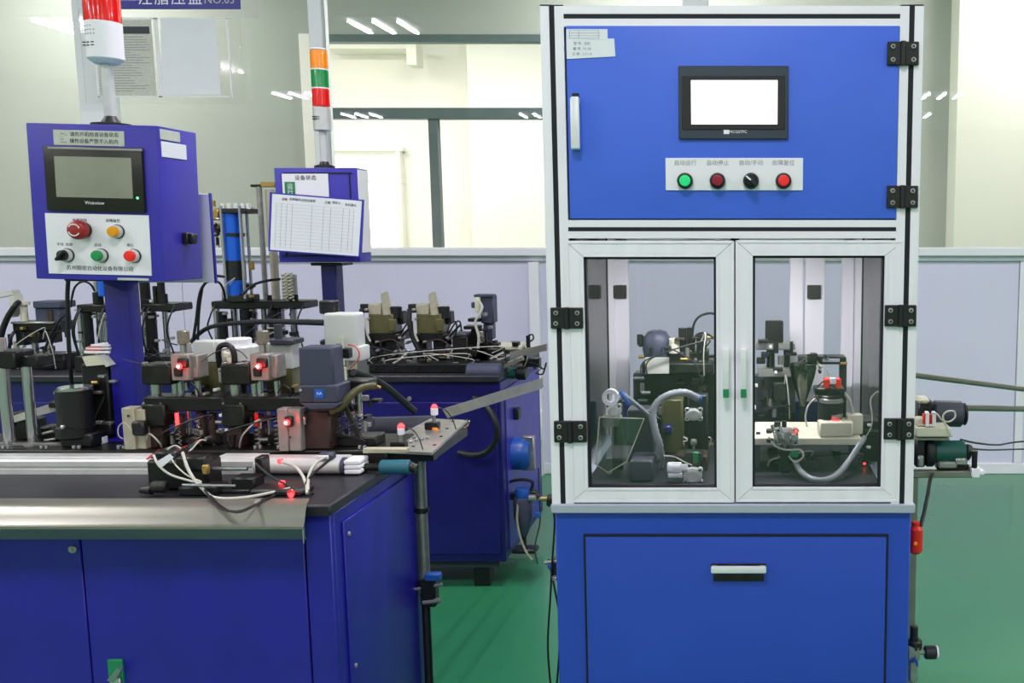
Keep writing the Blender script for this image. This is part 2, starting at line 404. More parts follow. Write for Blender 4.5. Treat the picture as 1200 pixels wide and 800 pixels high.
sd = MB().box((XR - .024, Y0 + PW, ZB), (XR - .02, Y0 + DP - PW, zr[1][0] - .018)); sd.build('side_pane', 'acrylic_clear', cab, smooth=False)
# upper door
D = MB().box((xa + .004, Y0 - .002, zu0 + .002), (xb - .001, Y0 + .018, zu1 - .002), .0018, seg=2).build('upper_door', 'enclosure_blue', cab)
ss = MB().box((xa, Y0 + .012, zu0 - .001), (xb + .001, Y0 + .03, zu1 + .001)); ss.build('door_seal', 'seam_black', cab, smooth=False)
hd = MB().pbox(668, 114, 679, 174, Y0 - .022, .008, .003, seg=2).pbox(669, 113, 678, 121, Y0 - .016, .016, .001).pbox(669, 167, 678, 175, Y0 - .016, .016, .001)
hd.build('door_handle', 'bright_metal', D)
MB().pbox(670, 109, 678, 114, Y0 - .006, .006, .001).build('handle_bracket', 'dark_steel', D)
# touch screen
sc = MB().pbox(795, 77, 924, 163, Y0 - .008, .007, .0015).build('touch_screen', 'bezel', cab); sc['label'] = 'dark framed touch screen glowing white'
MB().pbox(799, 89, 920, 152, Y0 - .0095, .002, .0008).build('inner_bezel', 'black_plastic', sc)
MB().pbox(810, 94, 911, 145.5, Y0 - .0105, .0012, .0005).build('display', 'screen_on', sc)
lg = MB().pbox(848, 152, 854.5, 157, Y0 - .0086, .0008, 0); lg.build('screen_logo', 'plate_white', sc, smooth=False)
text('screen_lettering', 'MCGSTPC', 865, 154.5, Y0 - .0087, 4.6, 'plate_white', sc, 1.0)
# button plate
bp = MB().pbox(780, 185, 941, 223, Y0 - .0045, .002, .0004).build('button_plate', 'plate_white', cab); bp['label'] = 'white plate with four buttons'
for s_, x in (('自动运行', 803), ('自动停止', 841), ('自动/手动', 880), ('故障复位', 918)):
    text('lettering', s_, x, 191, Y0 - .0047, 6.6, 'ink_light', bp, 1.0)
def button(px, py, Y, wpx, cap, parent, ring='black_plastic', dep=.014, name='push_button', knob=False):
    p = W(px, py, Y); r = wpx / 2 / F * Y; R = Matrix.Translation(p) @ Matrix.Rotation(math.pi / 2, 4, 'X')
    b = MB().lathe([(0, 0), (r, 0), (r, dep * .5), (r * .92, dep * .75), (r * .74, dep * .8), (r * .70, dep * .6), (0, dep * .6)], R, 24).build(name, ring, parent)
    if knob:
        k = MB().lathe([(0, dep * .6), (r * .66, dep * .6), (r * .62, dep * 1.2), (0, dep * 1.25)], R, 24)
        k.box((-r * .22, -r * .85, dep * 1.1), (r * .22, r * .85, dep * 1.9), .001, M=R @ Matrix.Rotation(math.radians(50), 4, 'Z')); k.build('selector_knob', cap, b)
        MB().box((-r * .1, r * .05, dep * 1.9), (r * .1, r * .84, dep * 1.94), 0, M=R @ Matrix.Rotation(math.radians(50), 4, 'Z')).build('pointer_mark', 'plate_white', b, smooth=False)
    else:
        MB().lathe([(0, dep * .6), (r * .69, dep * .6), (r * .69, dep * 1.0), (r * .58, dep * 1.18), (0, dep * 1.22)], R, 24).build('button_cap', cap, b)
    return b
button(803, 212, Y0 - .0045, 18.5, 'btn_green', cab)['label'] = 'green push button'
button(841, 212, Y0 - .0045, 18.5, 'btn_dark_red', cab)['label'] = 'dark red push button'
button(880, 212, Y0 - .0045, 18.5, 'black_plastic', cab, name='selector_switch', knob=True)['label'] = 'black selector switch with a white mark'
button(918, 212, Y0 - .0045, 18.5, 'btn_red', cab)['label'] = 'bright red push button'
# stickers on the upper door
st1 = MB().pbox(663.5, 34, 712, 46.5, Y0 - .0036, .001, .0004).build('sticker', 'paper', cab); st1['label'] = 'small white sticker with a printed table'
k = MB(); 
for i in range(4): k.pbox(667, 35.5 + i * 3, 702, 35.9 + i * 3, Y0 - .0040, .0004, 0)
for x in (667, 678, 701.6): k.pbox(x, 35.5, x + .5, 45, Y0 - .0040, .0004, 0)
k.build('printed_table', 'ink_light', st1, smooth=False)
a = [W(664, 46.5, Y0), W(720, 45.5, Y0), W(721.5, 66.5, Y0), W(664.5, 69.5, Y0)]
for p in a: p.y = Y0 - .0032
st2 = MB().prism(a, (0, .001, 0)).build('sticker', 'paper', cab, smooth=False); st2['label'] = 'larger white sticker with three handwritten lines'
for i, s_ in enumerate(('型 号 : 主机', '编 号 : 01-28', '日 期 : 2 0 1 8')): text('lettering', s_, 682, 51 + i * 6.2, Y0 - .0034, 3.8, 'ink_light', st2)
# hinges
def hinge(x0, y0, x1, y1, lab):
    xm, ym = (x0 + x1) / 2, (y0 + y1) / 2; Yh = Y0 - .007
    g = MB().pbox(x0, y0, xm - 2.6, y1, Yh, .009, .0012).pbox(xm + 2.6, y0, x1, y1, Yh, .009, .0012)
    g.vcyl(xm, y0 - .5, y1 + .5, Yh + .001, 6.4, 14, bev=.0006)
    g = g.build('hinge', 'black_plastic', cab)
    s = MB()
    for x in (x0 + 6.5, x1 - 6.5):
        for y in (y0 + 6, y1 - 6):
            p = W(x, y, Yh); s.m(0).screw(p.x, p.y, p.z, .0047); s.m(1).cyl((p.x, p.y - .0030, p.z), (p.x, p.y - .0037, p.z), .0021, 6)
    s.build('screw', ['steel', 'seam_black'], g); return g
hinge(1040, 48.5, 1077, 76, 0); hinge(1039.5, 217.5, 1076, 243.5, 0); hinge(645, 360.5, 683, 385, 0); hinge(1037, 357.5, 1074, 382.5, 0)
hinge(649, 493.5, 687, 518.5, 0); hinge(1036, 490.5, 1071.5, 515, 0)
# glass doors with mitred frames
def gdoor(x0, y0, x1, y1, gx0, gy0, gx1, gy1, hx, lab):
    Yd = Y0 + .001; q = lambda x, y: Vector((W(x, (gy0 + gy1) / 2, Yd).x, Yd, W(870, y, Yd).z))
    o_ = [q(x0, y0), q(x1, y0), q(x1, y1), q(x0, y1)]; i_ = [q(gx0, gy0), q(gx1, gy0), q(gx1, gy1), q(gx0, gy1)]
    d = thing('tmp', 'x', 'x', (0, 0, 0)); 
    fr = MB()
    for k in range(4):
        k2 = (k + 1) % 4; e = .0003
        dv = (o_[k2] - o_[k]).normalized() * .0005
        A, B, C, Dd = o_[k] + dv, o_[k2] - dv, i_[k2] - dv, i_[k] + dv
        fr.prism([A, B, C, Dd], (0, .024, 0))
        # raised outer lip and inner bead give the profile its lines
        def mix(P, Q, t): return P.lerp(Q, t)
        for t0, t1, up in ((.02, .16, .0022), (.24, .78, .0012), (.86, .99, .0026)):
            fr.prism([mix(A, Dd, t0) + Vector((0, -up, 0)), mix(B, C, t0) + Vector((0, -up, 0)), mix(B, C, t1) + Vector((0, -up, 0)), mix(A, Dd, t1) + Vector((0, -up, 0))], (0, up, 0))
    bpy.data.objects.remove(d)
    dr = fr.build('glass_door', 'anodised', cab, smooth=False); dr['label'] = lab
    bk = MB()
    for k in range(4):
        P0, P1 = o_[k] + Vector((0, .008, 0)), i_[k] + Vector((0, .008, 0)); wv = Vector((.002, 0, 0)); bk.prism([P0 - wv, P0 + wv, P1 + wv, P1 - wv], (0, .01, 0))
    bk.build('mitre_joint', 'motor_grey', dr, smooth=False)
    gk = MB(); t = .0045
    X0, X1, Z0, Z1 = i_[0].x, i_[1].x, i_[2].z, i_[0].z
    gk.box((X0, Yd + .003, Z1 - t), (X1, Yd + .018, Z1)).box((X0, Yd + .003, Z0), (X1, Yd + .018, Z0 + t * .6)).box((X0, Yd + .003, Z0), (X0 + t, Yd + .018, Z1)).box((X1 - t, Yd + .003, Z0), (X1, Yd + .018, Z1))
    gk.build('gasket', 'seam_black', dr, smooth=False)
    MB().box((X0 + t * .5, Yd + .009, Z0 + t * .3), (X1 - t * .5, Yd + .013, Z1 - t * .5)).build('glass_pane', 'glass_door', dr, smooth=False)
    hb = MB().pbox(hx - 3.6, 409, hx + 3.6, 464, Y0 - .022, .006, .002, seg=2).pbox(hx - 3, 410, hx + 3, 420, Y0 - .018, .02, .001).pbox(hx - 3, 455, hx + 3, 463, Y0 - .018, .02, .001)
    hb = hb.build('door_handle', 'bright_metal', dr); MB().pbox(hx - 3.4, 456, hx + 3.4, 466, Y0 - .0235, .008, .001).build('handle_end', 'sign_green', hb)
    return dr
gdoor(665.5, 282, 860.5, 588.5, 686.5, 301, 839.5, 571.5, 850.7, 'glazed aluminium framed door hinged beside the press')
gdoor(862, 281.5, 1057, 588, 882, 299.5, 1034.5, 570.5, 871.3, 'glazed aluminium framed door in front of the white table')
MB().box((xa - .0, Y0 + .012, ZB), (xa + .010, Y0 + .04, zr[1][0] - .017)).box((xb - .004, Y0 + .012, ZB), (xb, Y0 + .04, zr[1][0] - .017)).build('door_jamb', 'seam_black', cab, smooth=False)
xm_ = W(861.2, 430, Y0).x; MB().box((xm_ - .008, Y0 + .026, ZB), (xm_ + .008, Y0 + .032, zr[1][0] - .017)).build('door_stop', 'seam_black', cab, smooth=False)  # hidden black strip added to block lamp light leaking through the door gap
# rear doors seen through the glass
yb = Y0 + DP - .035
rd = MB()
zt_, zb_ = zr[1][0] - .02, ZB + .004
for (x0, x1) in ((706, 737), (925, 941), (943, 966), (986, 1000)):
    rd.box((W(x0, 400, yb).x, yb, zb_), (W(x1, 400, yb).x, yb + .022, zt_), .002)
rd.box((xa, yb, zt_ - .022), (xb, yb + .02, zt_), .002).box((xa, yb, zb_), (xb, yb + .02, zb_ + .03), .002)
rd = rd.build('rear_door_frame', 'anodised', cab)
MB().box((xa, yb + .008, zb_), (xb, yb + .012, zt_)).build('rear_pane', 'acrylic_clear', rd, smooth=False)
for x in (725, 953): MB().pbox(x - 7, 334, x + 9, 350, yb - .008, .008, .001).build('rear_hinge', 'black_plastic', rd)
# table band and blue base
MB().box((XL - .002, Y0 - .006, W(870, 600.5, Y0).z), (XR + .004, Y0 + DP + .004, ZB), .002).build('base_rim', 'grey_band', cab)
zc = W(870, 600.5, Y0).z
MB().box((XL + .004, Y0 + .004, .04), (XR - .002, Y0 + DP, zc), .003).build('base_body', 'enclosure_blue_shaded', cab)
X0, X1 = W(688, 715, Y0).x, W(1037, 715, Y0).x; zd = W(870, 629, Y0).z
MB().box((X0 - .0045, Y0 + .001, .12), (X1 + .0045, Y0 + .006, zd + .005)).build('door_seam', 'seam_black', cab, smooth=False)
bd = MB().box((X0, Y0 - .003, .125), (X1, Y0 + .012, zd), .002, seg=2).build('base_door', 'enclosure_blue_shaded', cab)
hh = MB().pbox(833, 664, 898, 672, Y0 - .024, .008, .003, seg=2).pbox(834, 665, 841, 671, Y0 - .018, .016, .001).pbox(890, 665, 897, 671, Y0 - .018, .016, .001); hh.build('door_handle', 'bright_metal', bd)
MB().pbox(836, 672.5, 895, 681, Y0 - .006, .004, .001).pbox(833, 660.5, 898, 664, Y0 - .006, .004, .001).build('handle_plate', 'dark_steel', bd)
for x in (XL + .06, XR - .06):
    for y in (Y0 + .06, Y0 + DP - .06): MB().cyl((x, y, 0), (x, y, .045), .022, 14, bev=.003).build('foot', 'black_plastic', cab)

lt_ = thing('added_fill_lamp', 'added slim fill lamp under the shelf inside the glazed compartment', 'lamp', (-.02, Y0 + .28, zr[1][0] - .03))  # added fill lamp, out of sight, brightens the cabinet interior
MB().box((-.22, Y0 + .26, zr[1][0] - .03), (.18, Y0 + .30, zr[1][0] - .011), .003).build('housing', 'plate_white', lt_)
MB().box((-.21, Y0 + .267, zr[1][0] - .033), (.17, Y0 + .293, zr[1][0] - .0295), .001).build('diffuser', 'lamp_tube', lt_)
area(-.02, Y0 + .28, zr[1][0] - .036, .36, .02, CABINET_W, 'cabinet_fill_light')
# ------------------------------------------------------------------ things inside the cabinet
ZI = ZB                                   # the base plate the machinery stands on
o = MB().box((xa + .002, Y0 + .05, ZI), (xb - .002, Y0 + DP - .045, ZI + .006), .001).build('base_plate', 'table_black'); tag(o, 'dark steel plate covering the cabinet floor behind the glass doors', 'plate')
ZI += .006
def post_to(mb, x, y, z1, r=.007): mb.cyl((x, y, ZI), (x, y, z1), r, 10); return mb
# round regulator head upper left with clear chute
Yr = 1.92
t = thing('round_valve', 'round silver valve on a post behind the left glass door, above the clear chute', 'valve', (W(720, 480, Yr).x, Yr, ZI))
pm = MB(); xv = W(720, 480, Yr).x; pm.box((xv - .012, Yr + .03, ZI), (xv + .012, Yr + .05, W(720, 470, Yr).z), .002); pm.build('post', 'dark_steel', t)
def flange(px, py, Y, wpx, hpx, par, n=4, matl='alu_white', name='flange'):
    p = W(px, py, Y); r = wpx / 2 / F * Y * .98; rz = hpx / 2 / F * Y * .98
    R = Matrix.Translation(p) @ Matrix.Rotation(math.pi / 2, 4, 'X') @ Matrix.Diagonal((1, rz / r, 1, 1))
    b = MB().lathe([(0, -.02), (r * .72, -.02), (r * .72, 0), (r * .78, 0), (r * .78, .006), (r * .5, .009), (r * .46, .006), (0, .006)], R, 28)
    for i in range(n):
        a = math.pi / 4 + i * 2 * math.pi / n; b.lathe([(r * .24, -.008), (r * .24, .007), (r * .12, .007), (r * .12, .002), (0, .002)], R @ Matrix.Translation((math.cos(a) * r * .82, math.sin(a) * r * .82, 0)), 12)
    f = b.build(name, matl, par); s = MB()
    for i in range(n):
        a = math.pi / 4 + i * 2 * math.pi / n; s.lathe([(0, .003), (r * .12, .003), (r * .1, .0075), (0, .0075)], R @ Matrix.Translation((math.cos(a) * r * .82, math.sin(a) * r * .82, 0)), 8)
    s.build('bolt', 'seam_black', f); return f
flange(719, 482, Yr, 24, 24, t)
p = W(716, 465, Yr); MB().lathe([(.010, -.004), (.018, -.004), (.018, .010), (.010, .010), (.010, -.004)], Matrix.Translation(p) @ Matrix.Rotation(math.pi / 2, 4, 'X'), 22).cyl((p.x, p.y + .01, p.z - .01), (p.x, p.y + .01, p.z + .012), .006, 10).build('clamp_ring', 'plate_white', t)
MB().ptube([(727, 459, Yr), (731, 465, Yr - .005), (737, 474, Yr)], .0045, 8).build('hose_fitting', 'switch_blue', t)
t2 = [W(x, y, Yr - .008) for x, y in ((703, 488), (755, 490), (735, 540), (713, 553), (698, 543))]
t = thing('feed_chute', 'clear greenish acrylic pointed chute hanging behind the left glass door', 'chute', (t2[3].x, Yr, ZI))
for p in t2: p.y = Yr - .012
MB().prism(t2, (0, .004, 0)).build('chute_pane', 'acrylic', t, smooth=False)
MB().tube(t2 + [t2[0]], .0015, 5, smooth=False).build('chute_edge', 'ivory', t)
m_ = MB().box((t2[3].x - .005, Yr - .006, ZI), (t2[3].x + .007, Yr + .004, t2[3].z + .03), .001); m_.pbox(706, 487, 724, 500, Yr - .008, .02); m_.build('bracket', 'steel', t)
o = MB().pbox(735, 480, 765, 560, Yr + .10, .06, .003, zb=ZI).pbox(738, 540, 765, 573, Yr - .06, .08, .003, zb=ZI).build('grey_housing', 'motor_grey'); tag(o, 'plain grey housing block behind the clear chute', 'housing')
# corrugated conduits
cp = [(817, 466, 1.99), (803, 460, 1.97), (786, 462, 1.95), (771, 471, 1.94), (765, 486, 1.93), (768, 505, 1.92), (773, 522, 1.92), (770, 535, 1.93), (763, 548, 1.94), (761, 560, 1.95)]
Pp = [W(*c) for c in cp] + [Vector((W(760, 560, 1.96).x, 1.97, ZI + .002))]
o = MB().tube(Pp, .0088, 12, ridges=.0042).build('ribbed_hose', 'conduit_grey'); tag(o, 'thick ribbed grey hose arching behind the left glass door', 'hose')
Pp = [W(730, 462, 1.93), W(742, 471, 1.94), W(753, 480, 1.95), W(762, 490, 1.96), W(768, 510, 1.965), W(776, 530, 1.96), W(775, 550, 1.97), Vector((W(775, 550, 1.98).x, 1.98, ZI + .002))]
o = MB().tube(Pp, .0055, 10, ridges=.004).build('ribbed_hose', 'conduit_grey'); tag(o, 'thin ribbed grey hose running down from the round silver valve', 'hose')
# oval actuator
Ya = 2.0
t = thing('oval_actuator', 'silver oval flange on a dark arm at the end of the arched hose', 'actuator', (W(813, 483, Ya).x, Ya, ZI))
flange(813, 485, Ya, 27, 19, t, 4)
xv = W(813, 483, Ya).x; MB().box((xv - .015, Ya + .022, ZI), (xv + .03, Ya + .06, W(813, 465, Ya).z), .003).box((xv - .008, Ya, W(813, 492, Ya).z), (xv + .008, Ya + .03, W(813, 478, Ya).z), .002).build('arm', 'black_metal', t)
p = W(819, 468, Ya); MB().cyl((p.x, Ya - .004, p.z), (p.x, Ya + .03, p.z), .0065, 10).build('hose_fitting', 'switch_blue', t)
# small spindle + square actuator at the bottom
Ys = 1.86
t = thing('square_actuator', 'square silver actuator with four corner bolts at the foot of the left glass door', 'actuator', (W(812, 560, Ys).x, Ys, ZI))
flange(812, 557, Ys, 30, 25, t, 4)
p = W(812, 557, Ys); MB().box((p.x - .019, Ys + .016, ZI), (p.x + .019, Ys + .05, p.z + .045), .003).build('housing', 'dark_steel', t)
a = W(782, 548, Ys - .01); b = W(799, 548, Ys - .01); MB().cyl(a, b, .012, 14, bev=.002).cyl(b, W(806, 548, Ys - .01), .008, 10).cyl(W(783, 557, Ys), W(800, 557, Ys), .005, 8).build('piston', 'plate_white', t)
MB().pbox(812, 530, 818, 543, Ys - .02, .01, .002).build('connector', 'sign_green', t)
MB().ptube([(778, 534, Ys), (790, 535, Ys - .01), (802, 541, Ys - .012), (811, 545, Ys - .012)], .0014, 6).build('wire', 'cable_white', t)
p = W(813, 518, 1.95)
t = thing('spindle', 'small silver ball spindle in the dark, above the square actuator', 'spindle', (p.x, 1.95, ZI))
MB().lathe([(0, -.008), (.006, -.006), (.008, 0), (.006, .006), (0, .008)], Matrix.Translation(p), 16).cyl((p.x, 1.95, p.z - .008), (p.x, 1.95, p.z - .03), .003, 8).build('ball', 'steel', t)
MB().box((p.x - .04, 1.94, ZI), (p.x + .03, 2.0, p.z - .028), .003).build('block', 'rust_brown', t)
# dark machinery mass: press column, bowl, motor shapes
t = thing('rotary_table_press', 'dark press with round bowl and arms deep behind the left glass door', 'press', (W(790, 430, 2.22).x, 2.22, ZI))
MB().pbox(742, 437, 838, 500, 2.24, .05, .004, zb=ZI).build('column', 'black_metal', t)
MB().pbox(752, 425, 836, 438, 2.16, .12, .004).pbox(770, 412, 830, 425, 2.2, .08, .003).build('arm_plate', 'dark_steel', t)
p = W(770, 400, 2.22); MB().lathe([(0, -.045), (.03, -.045), (.036, -.02), (.034, .008), (.024, .024), (.008, .03), (0, .031)], Matrix.Translation(p), 26).build('bowl_cover', 'slate_plastic', t)
MB().vcyl(790, 396, 414, 2.2, 13, 14, bev=.002).build('cap', 'ivory', t)
MB().vcyl(800, 384, 414, 2.22, 10, 12).pbox(805, 384, 812, 412, 2.22, .02).vcyl(822, 392, 413, 2.2, 12, 12).build('cylinder', 'black_metal', t)
MB().pbox(756, 419, 784, 438, 2.15, .008, .001).build('tag_plate', 'paper_grey', t)
MB().ptube([(812, 412, 2.2), (812, 385, 2.2), (818, 372, 2.19), (830, 367, 2.19), (838, 368, 2.2)], .003, 7).ptube([(813, 412, 2.21), (815, 394, 2.21), (826, 390, 2.2), (836, 396, 2.2)], .003, 7).build('hose', 'cable_black', t)
MB().pbox(775, 468, 800, 488, 2.1, .05, .003, zb=ZI).build('feeder_block', 'olive_dark', t)
MB().pbox(777, 499, 787, 508, 2.08, .05, .003).build('solenoid', 'deep_blue', t)
# right half: white table and tooling
Zt = .86; yt0, yt1 = depth_of(513, Zt), depth_of(494, Zt)
t = thing('white_table', 'long white plate table behind the right glass door', 'table', (W(950, 510, yt0).x, yt0, ZI))
xa_, xb_ = W(878, 508, yt0).x, W(1010, 508, yt0).x
MB().box((xa_ - .02, yt0, Zt - .016), (xb_, yt1, Zt), .002).build('table_top', 'ivory', t)
for x in (W(884, 550, yt0).x, W(1000, 550, yt0).x): MB().box((x - .004, yt0 + .03, ZI), (x + .014, yt0 + .06, Zt - .016), .001).build('leg', 'motor_grey', t)
MB().pbox(886, 506, 891, 509, yt0 - .001, .001, 0).build('table_mark', 'seam_black', t)
p = W(1003, 488, yt0 + .05)
MB().box((p.x - .022, yt0 + .03, Zt), (p.x + .014, yt0 + .06, W(1003, 486, yt0 + .03).z), .006, seg=2).build('end_bracket', 'ivory', t)
Yh = yt0 - .03
t = thing('gripper_head', 'silver gripper cluster with rings and wires in front of the white table', 'gripper', (W(922, 512, Yh).x, Yh, ZI))
flange(922, 511, Yh, 36, 26, t, 4, 'steel')
flange(930, 512, Yh - .012, 14, 14, t, 4, 'chrome', 'ring')
MB().ptube([(905, 498, Yh), (909, 512, Yh - .01), (912, 524, Yh)], .004, 8).ptube([(914, 500, Yh), (918, 512, Yh - .012), (920, 524, Yh)], .0035, 8).build('claw', 'chrome', t)
MB().vcyl(911, 494, 500, Yh + .02, 8, 10).vcyl(919, 493, 500, Yh + .02, 6, 10).pbox(898, 504, 905, 508, Yh - .01, .02, .002).vcyl(902, 514, 518, Yh, 8, 10).build('knob', 'black_plastic', t)
MB().pbox(926, 527, 936, 536, Yh - .012, .01, .002).build('connector', 'sign_green', t)
MB().ptube([(901, 512, Yh), (907, 521, Yh - .01), (917, 526, Yh - .01), (926, 527, Yh - .01), (938, 527, Yh - .01), (941, 535, Yh - .01), (932, 541, Yh - .01), (924, 534, Yh - .01)], .0022, 7).build('wire', 'cable_white', t)
p = W(933, 505, Yh - .02); MB().lathe([(0, -.003), (.0035, 0), (0, .003)], Matrix.Translation(p), 10).build('indicator', 'led_red', t)
q = W(920, 520, Yh); MB().box((q.x - .01, Yh + .015, ZI), (q.x + .01, Yh + .028, q.z + .01), .002).build('bracket', 'dark_steel', t)
cp = [W(932, 541, Yh), W(938, 552, Yh - .03), W(952, 561, Yh - .07), W(968, 562, Yh - .07), W(983, 554, Yh - .04), W(996, 538, Yh + .01), W(1008, 520, Yh + .03), W(1013, 512, Yh + .05)]
o = MB().tube(cp, .0068, 12, ridges=.004).build('ribbed_hose', 'conduit_grey'); tag(o, 'ribbed grey hose hanging in a loop below the white table', 'hose')
o = MB().ptube([(1013, 514, Yh + .05), (1021, 500, Yh + .02), (1022, 485, Yh), (1020, 470, Yh), (1024, 462, Yh), (1030, 458, Yh)], .0016, 6).build('air_line', 'cable_white'); tag(o, 'thin white air line rising beside the right hinge inside the cabinet', 'hose')
p = W(1020, 520, 2.0); t = thing('valve_terminal', 'black valve terminal at the right end of the white table', 'valve', (p.x, 2.0, ZI))
MB().pbox(1011, 492, 1030, 556, 2.02, .06, .003, zb=ZI).pbox(1012, 505, 1030, 512, 1.99, .04, .002).build('body', 'black_metal', t)
s = MB()
for x, y in ((1019, 498), (1013, 555), (1024, 554), (1018, 524)): s.pbox(x - 2.5, y - 1.5, x + 2.5, y + 1.5, 1.985, .006, .001)
s.build('fitting', 'plate_white', t)
p = W(1013, 543, 1.98); MB().lathe([(0, -.003), (.0035, 0), (0, .003)], Matrix.Translation(p), 10).build('indicator', 'led_red', t)
# standing tool: stacked rings with red sensor
Yt = yt0 + .045
t = thing('stamping_head', 'dark stamping head with silver rings standing on the white table', 'press', (W(970, 480, Yt).x, Yt, Zt))
k = MB().vcyl(973, 462, 492, Yt, 30, 20, bev=.002, zb=Zt + .006); k.pbox(955, 400 + 55, 990, 463, Yt - .01, .05, .002); k.build('barrel', 'black_metal', t)
k = MB(); 
for y, wd in ((468, 28), (486, 25)): k.vcyl(974, y - 2.5, y + 2.5, Yt - .002, wd + 3, 20, bev=.001)
k.build('ring', 'steel', t)
MB().pbox(960, 494, 1000, 503, yt0 + .004, .05, .004, zb=Zt).build('tool_foot', 'ivory', t)
MB().pbox(966, 444, 973, 455, Yt - .02, .03, .002).pbox(980, 444, 986, 455, Yt - .02, .03, .002).build('sensor', 'btn_red', t)
MB().pbox(973, 443, 980, 450, Yt - .022, .01, .001).build('sensor_face', 'plate_white', t)
MB().pbox(974, 492, 984, 496, Yt - .035, .004, .001).build('indicator', 'led_red', t)
MB().ptube([(958, 465, Yt), (948, 474, Yt), (944, 488, Yt), (946, 500, Yt)], .002, 6).ptube([(989, 460, Yt), (996, 470, Yt), (999, 484, Yt)], .004, 8).build('hose', 'cable_white', t)
t = thing('smoked_hopper', 'smoked funnel hopper on a dark stand behind the right glass door', 'hopper', (W(941, 440, 2.15).x, 2.15, Zt))
p = W(941, 432, 2.15); MB().lathe([(.030, .012), (.030, 0), (.026, -.02), (.008, -.075), (.006, -.09), (.008, -.09), (.010, -.075), (.028, -.02), (.032, 0), (.032, .012), (.030, .012)], Matrix.Translation(p), 24).build('funnel', 'bowl_clear', t)
MB().pbox(936, 418, 992, 427, 2.2, .05, .003).build('crossbar', 'black_metal', t); MB().pbox(964, 420, 984, 424, 2.198, .004, 0).build('tag_plate', 'ink_light', t)
MB().pbox(984, 426, 992, 490, 2.21, .03, .002, zb=ZI).pbox(937, 426, 943, 490, 2.22, .03, .002, zb=ZI).build('stand', 'dark_steel', t)
t = thing('rear_feeder', 'grey feeder with stacked blocks deep behind the right glass door', 'feeder', (W(905, 440, 2.25).x, 2.25, ZI))
MB().pbox(884, 440, 932, 500, 2.26, .04, .003, zb=ZI).build('body', 'motor_grey', t)
MB().pbox(886, 402, 932, 410, 2.25, .05, .002).pbox(888, 432, 934, 442, 2.23, .06, .002).build('plate', 'steel', t)
MB().pbox(897, 376, 918, 402, 2.26, .03, .003).vcyl(903, 410, 434, 2.27, 10, 12).vcyl(922, 410, 434, 2.27, 8, 12).pbox(906, 448, 922, 470, 2.2, .05, .003).build('cylinder', 'black_metal', t)
o = MB().box((xa + .01, Y0 + DP - .075, ZI), (xb - .05, Y0 + DP - .068, W(870, 470, 2.3).z), .002).build('dark_backdrop', 'deep_blue'); tag(o, 'low dark backdrop added along the back inside the cabinet', 'board')  # added backdrop, its dark colour stands in for the reflected blur
# ================================================================== RIGHT SIDE CONVEYOR AND FITTINGS
Yc = 2.1
t = thing('outfeed_conveyor', 'short conveyor with green roller and black motor beside the tall cabinet', 'conveyor', (W(1110, 555, Yc).x, Yc, 0))
zb_ = W(1110, 560, Yc).z
MB().box((XR + .004, Yc, zb_), (W(1147, 555, Yc).x, Yc + .022, W(1110, 552, Yc).z), .002).build('support_beam', 'galvanised', t)
MB().pbox(1139, 548, 1149, 560, Yc - .006, .034, .002).pbox(1149, 551, 1154, 557, Yc, .02, .002).build('end_fitting', 'plate_white', t)
MB().box((XR + .06, Yc + .0, 0), (XR + .085, Yc + .022, zb_), .001).build('leg', 'galvanised', t)
a, b = W(1094, 529, Yc + .03), W(1130, 529, Yc + .03); MB().cyl(a, b, .027, 24, bev=.003).build('roller', 'roller_green', t)
MB().cyl(W(1084, 529, Yc + .03), a, .036, 24, bev=.004).cyl(b, W(1137, 531, Yc + .03), .020, 18, bev=.003).pbox(1072, 514, 1086, 548, Yc + .01, .05, .006).build('roller_hub', 'black_plastic', t)
a, b = W(1092, 484, Yc + .08), W(1128, 485, Yc + .08)
MB().cyl(a, b, .032, 22, bev=.006).build('motor', 'motor_grey', t); MB().cyl(b, W(1132, 485, Yc + .08), .028, 22, bev=.004).pbox(1076, 470, 1094, 500, Yc + .06, .05, .004).build('motor_cap', 'black_plastic', t)
MB().pbox(1074, 501, 1115, 512, Yc - .01, .10, .002).build('deck', 'ivory', t)
MB().pbox(1074, 513, 1113, 516, Yc - .005, .06, .001).build('deck_lip', 'galvanised', t)
MB().pbox(1074, 466, 1090, 473, Yc + .02, .04, .006).pbox(1074, 490, 1084, 500, Yc, .03, .003).build('cover', 'ivory', t)
MB().pbox(1100, 541, 1122, 549, Yc + .0, .02, .003).pbox(1076, 534, 1083, 547, Yc - .006, .01, .003).pbox(1120, 537, 1134, 545, Yc - .002, .02, .003).build('fitting', 'steel', t)
MB().pbox(1098, 544, 1136, 551, Yc + .01, .03, .003).vcyl(1142, 531, 548, Yc, 7, 12, bev=.001).build('bracket', 'black_metal', t)
MB().vcyl(1142, 528, 532, Yc, 8, 12).build('knob', 'black_plastic', t)
t = thing('photo_sensor', 'small red and white sensor on the deck of the outfeed conveyor', 'sensor', (W(1091, 492, Yc - .01).x, Yc - .01, W(1091, 501, Yc - .01).z))
MB().pbox(1085, 483, 1089, 500, Yc - .012, .018, .001).pbox(1093, 483, 1097, 500, Yc - .012, .018, .001).pbox(1089, 497, 1093, 500, Yc - .01, .016).build('body', 'plate_white', t)
MB().pbox(1088.5, 486, 1093.5, 497, Yc - .008, .016, .001).pbox(1082, 485, 1085, 497, Yc - .008, .014).build('lens', 'red_plastic', t)
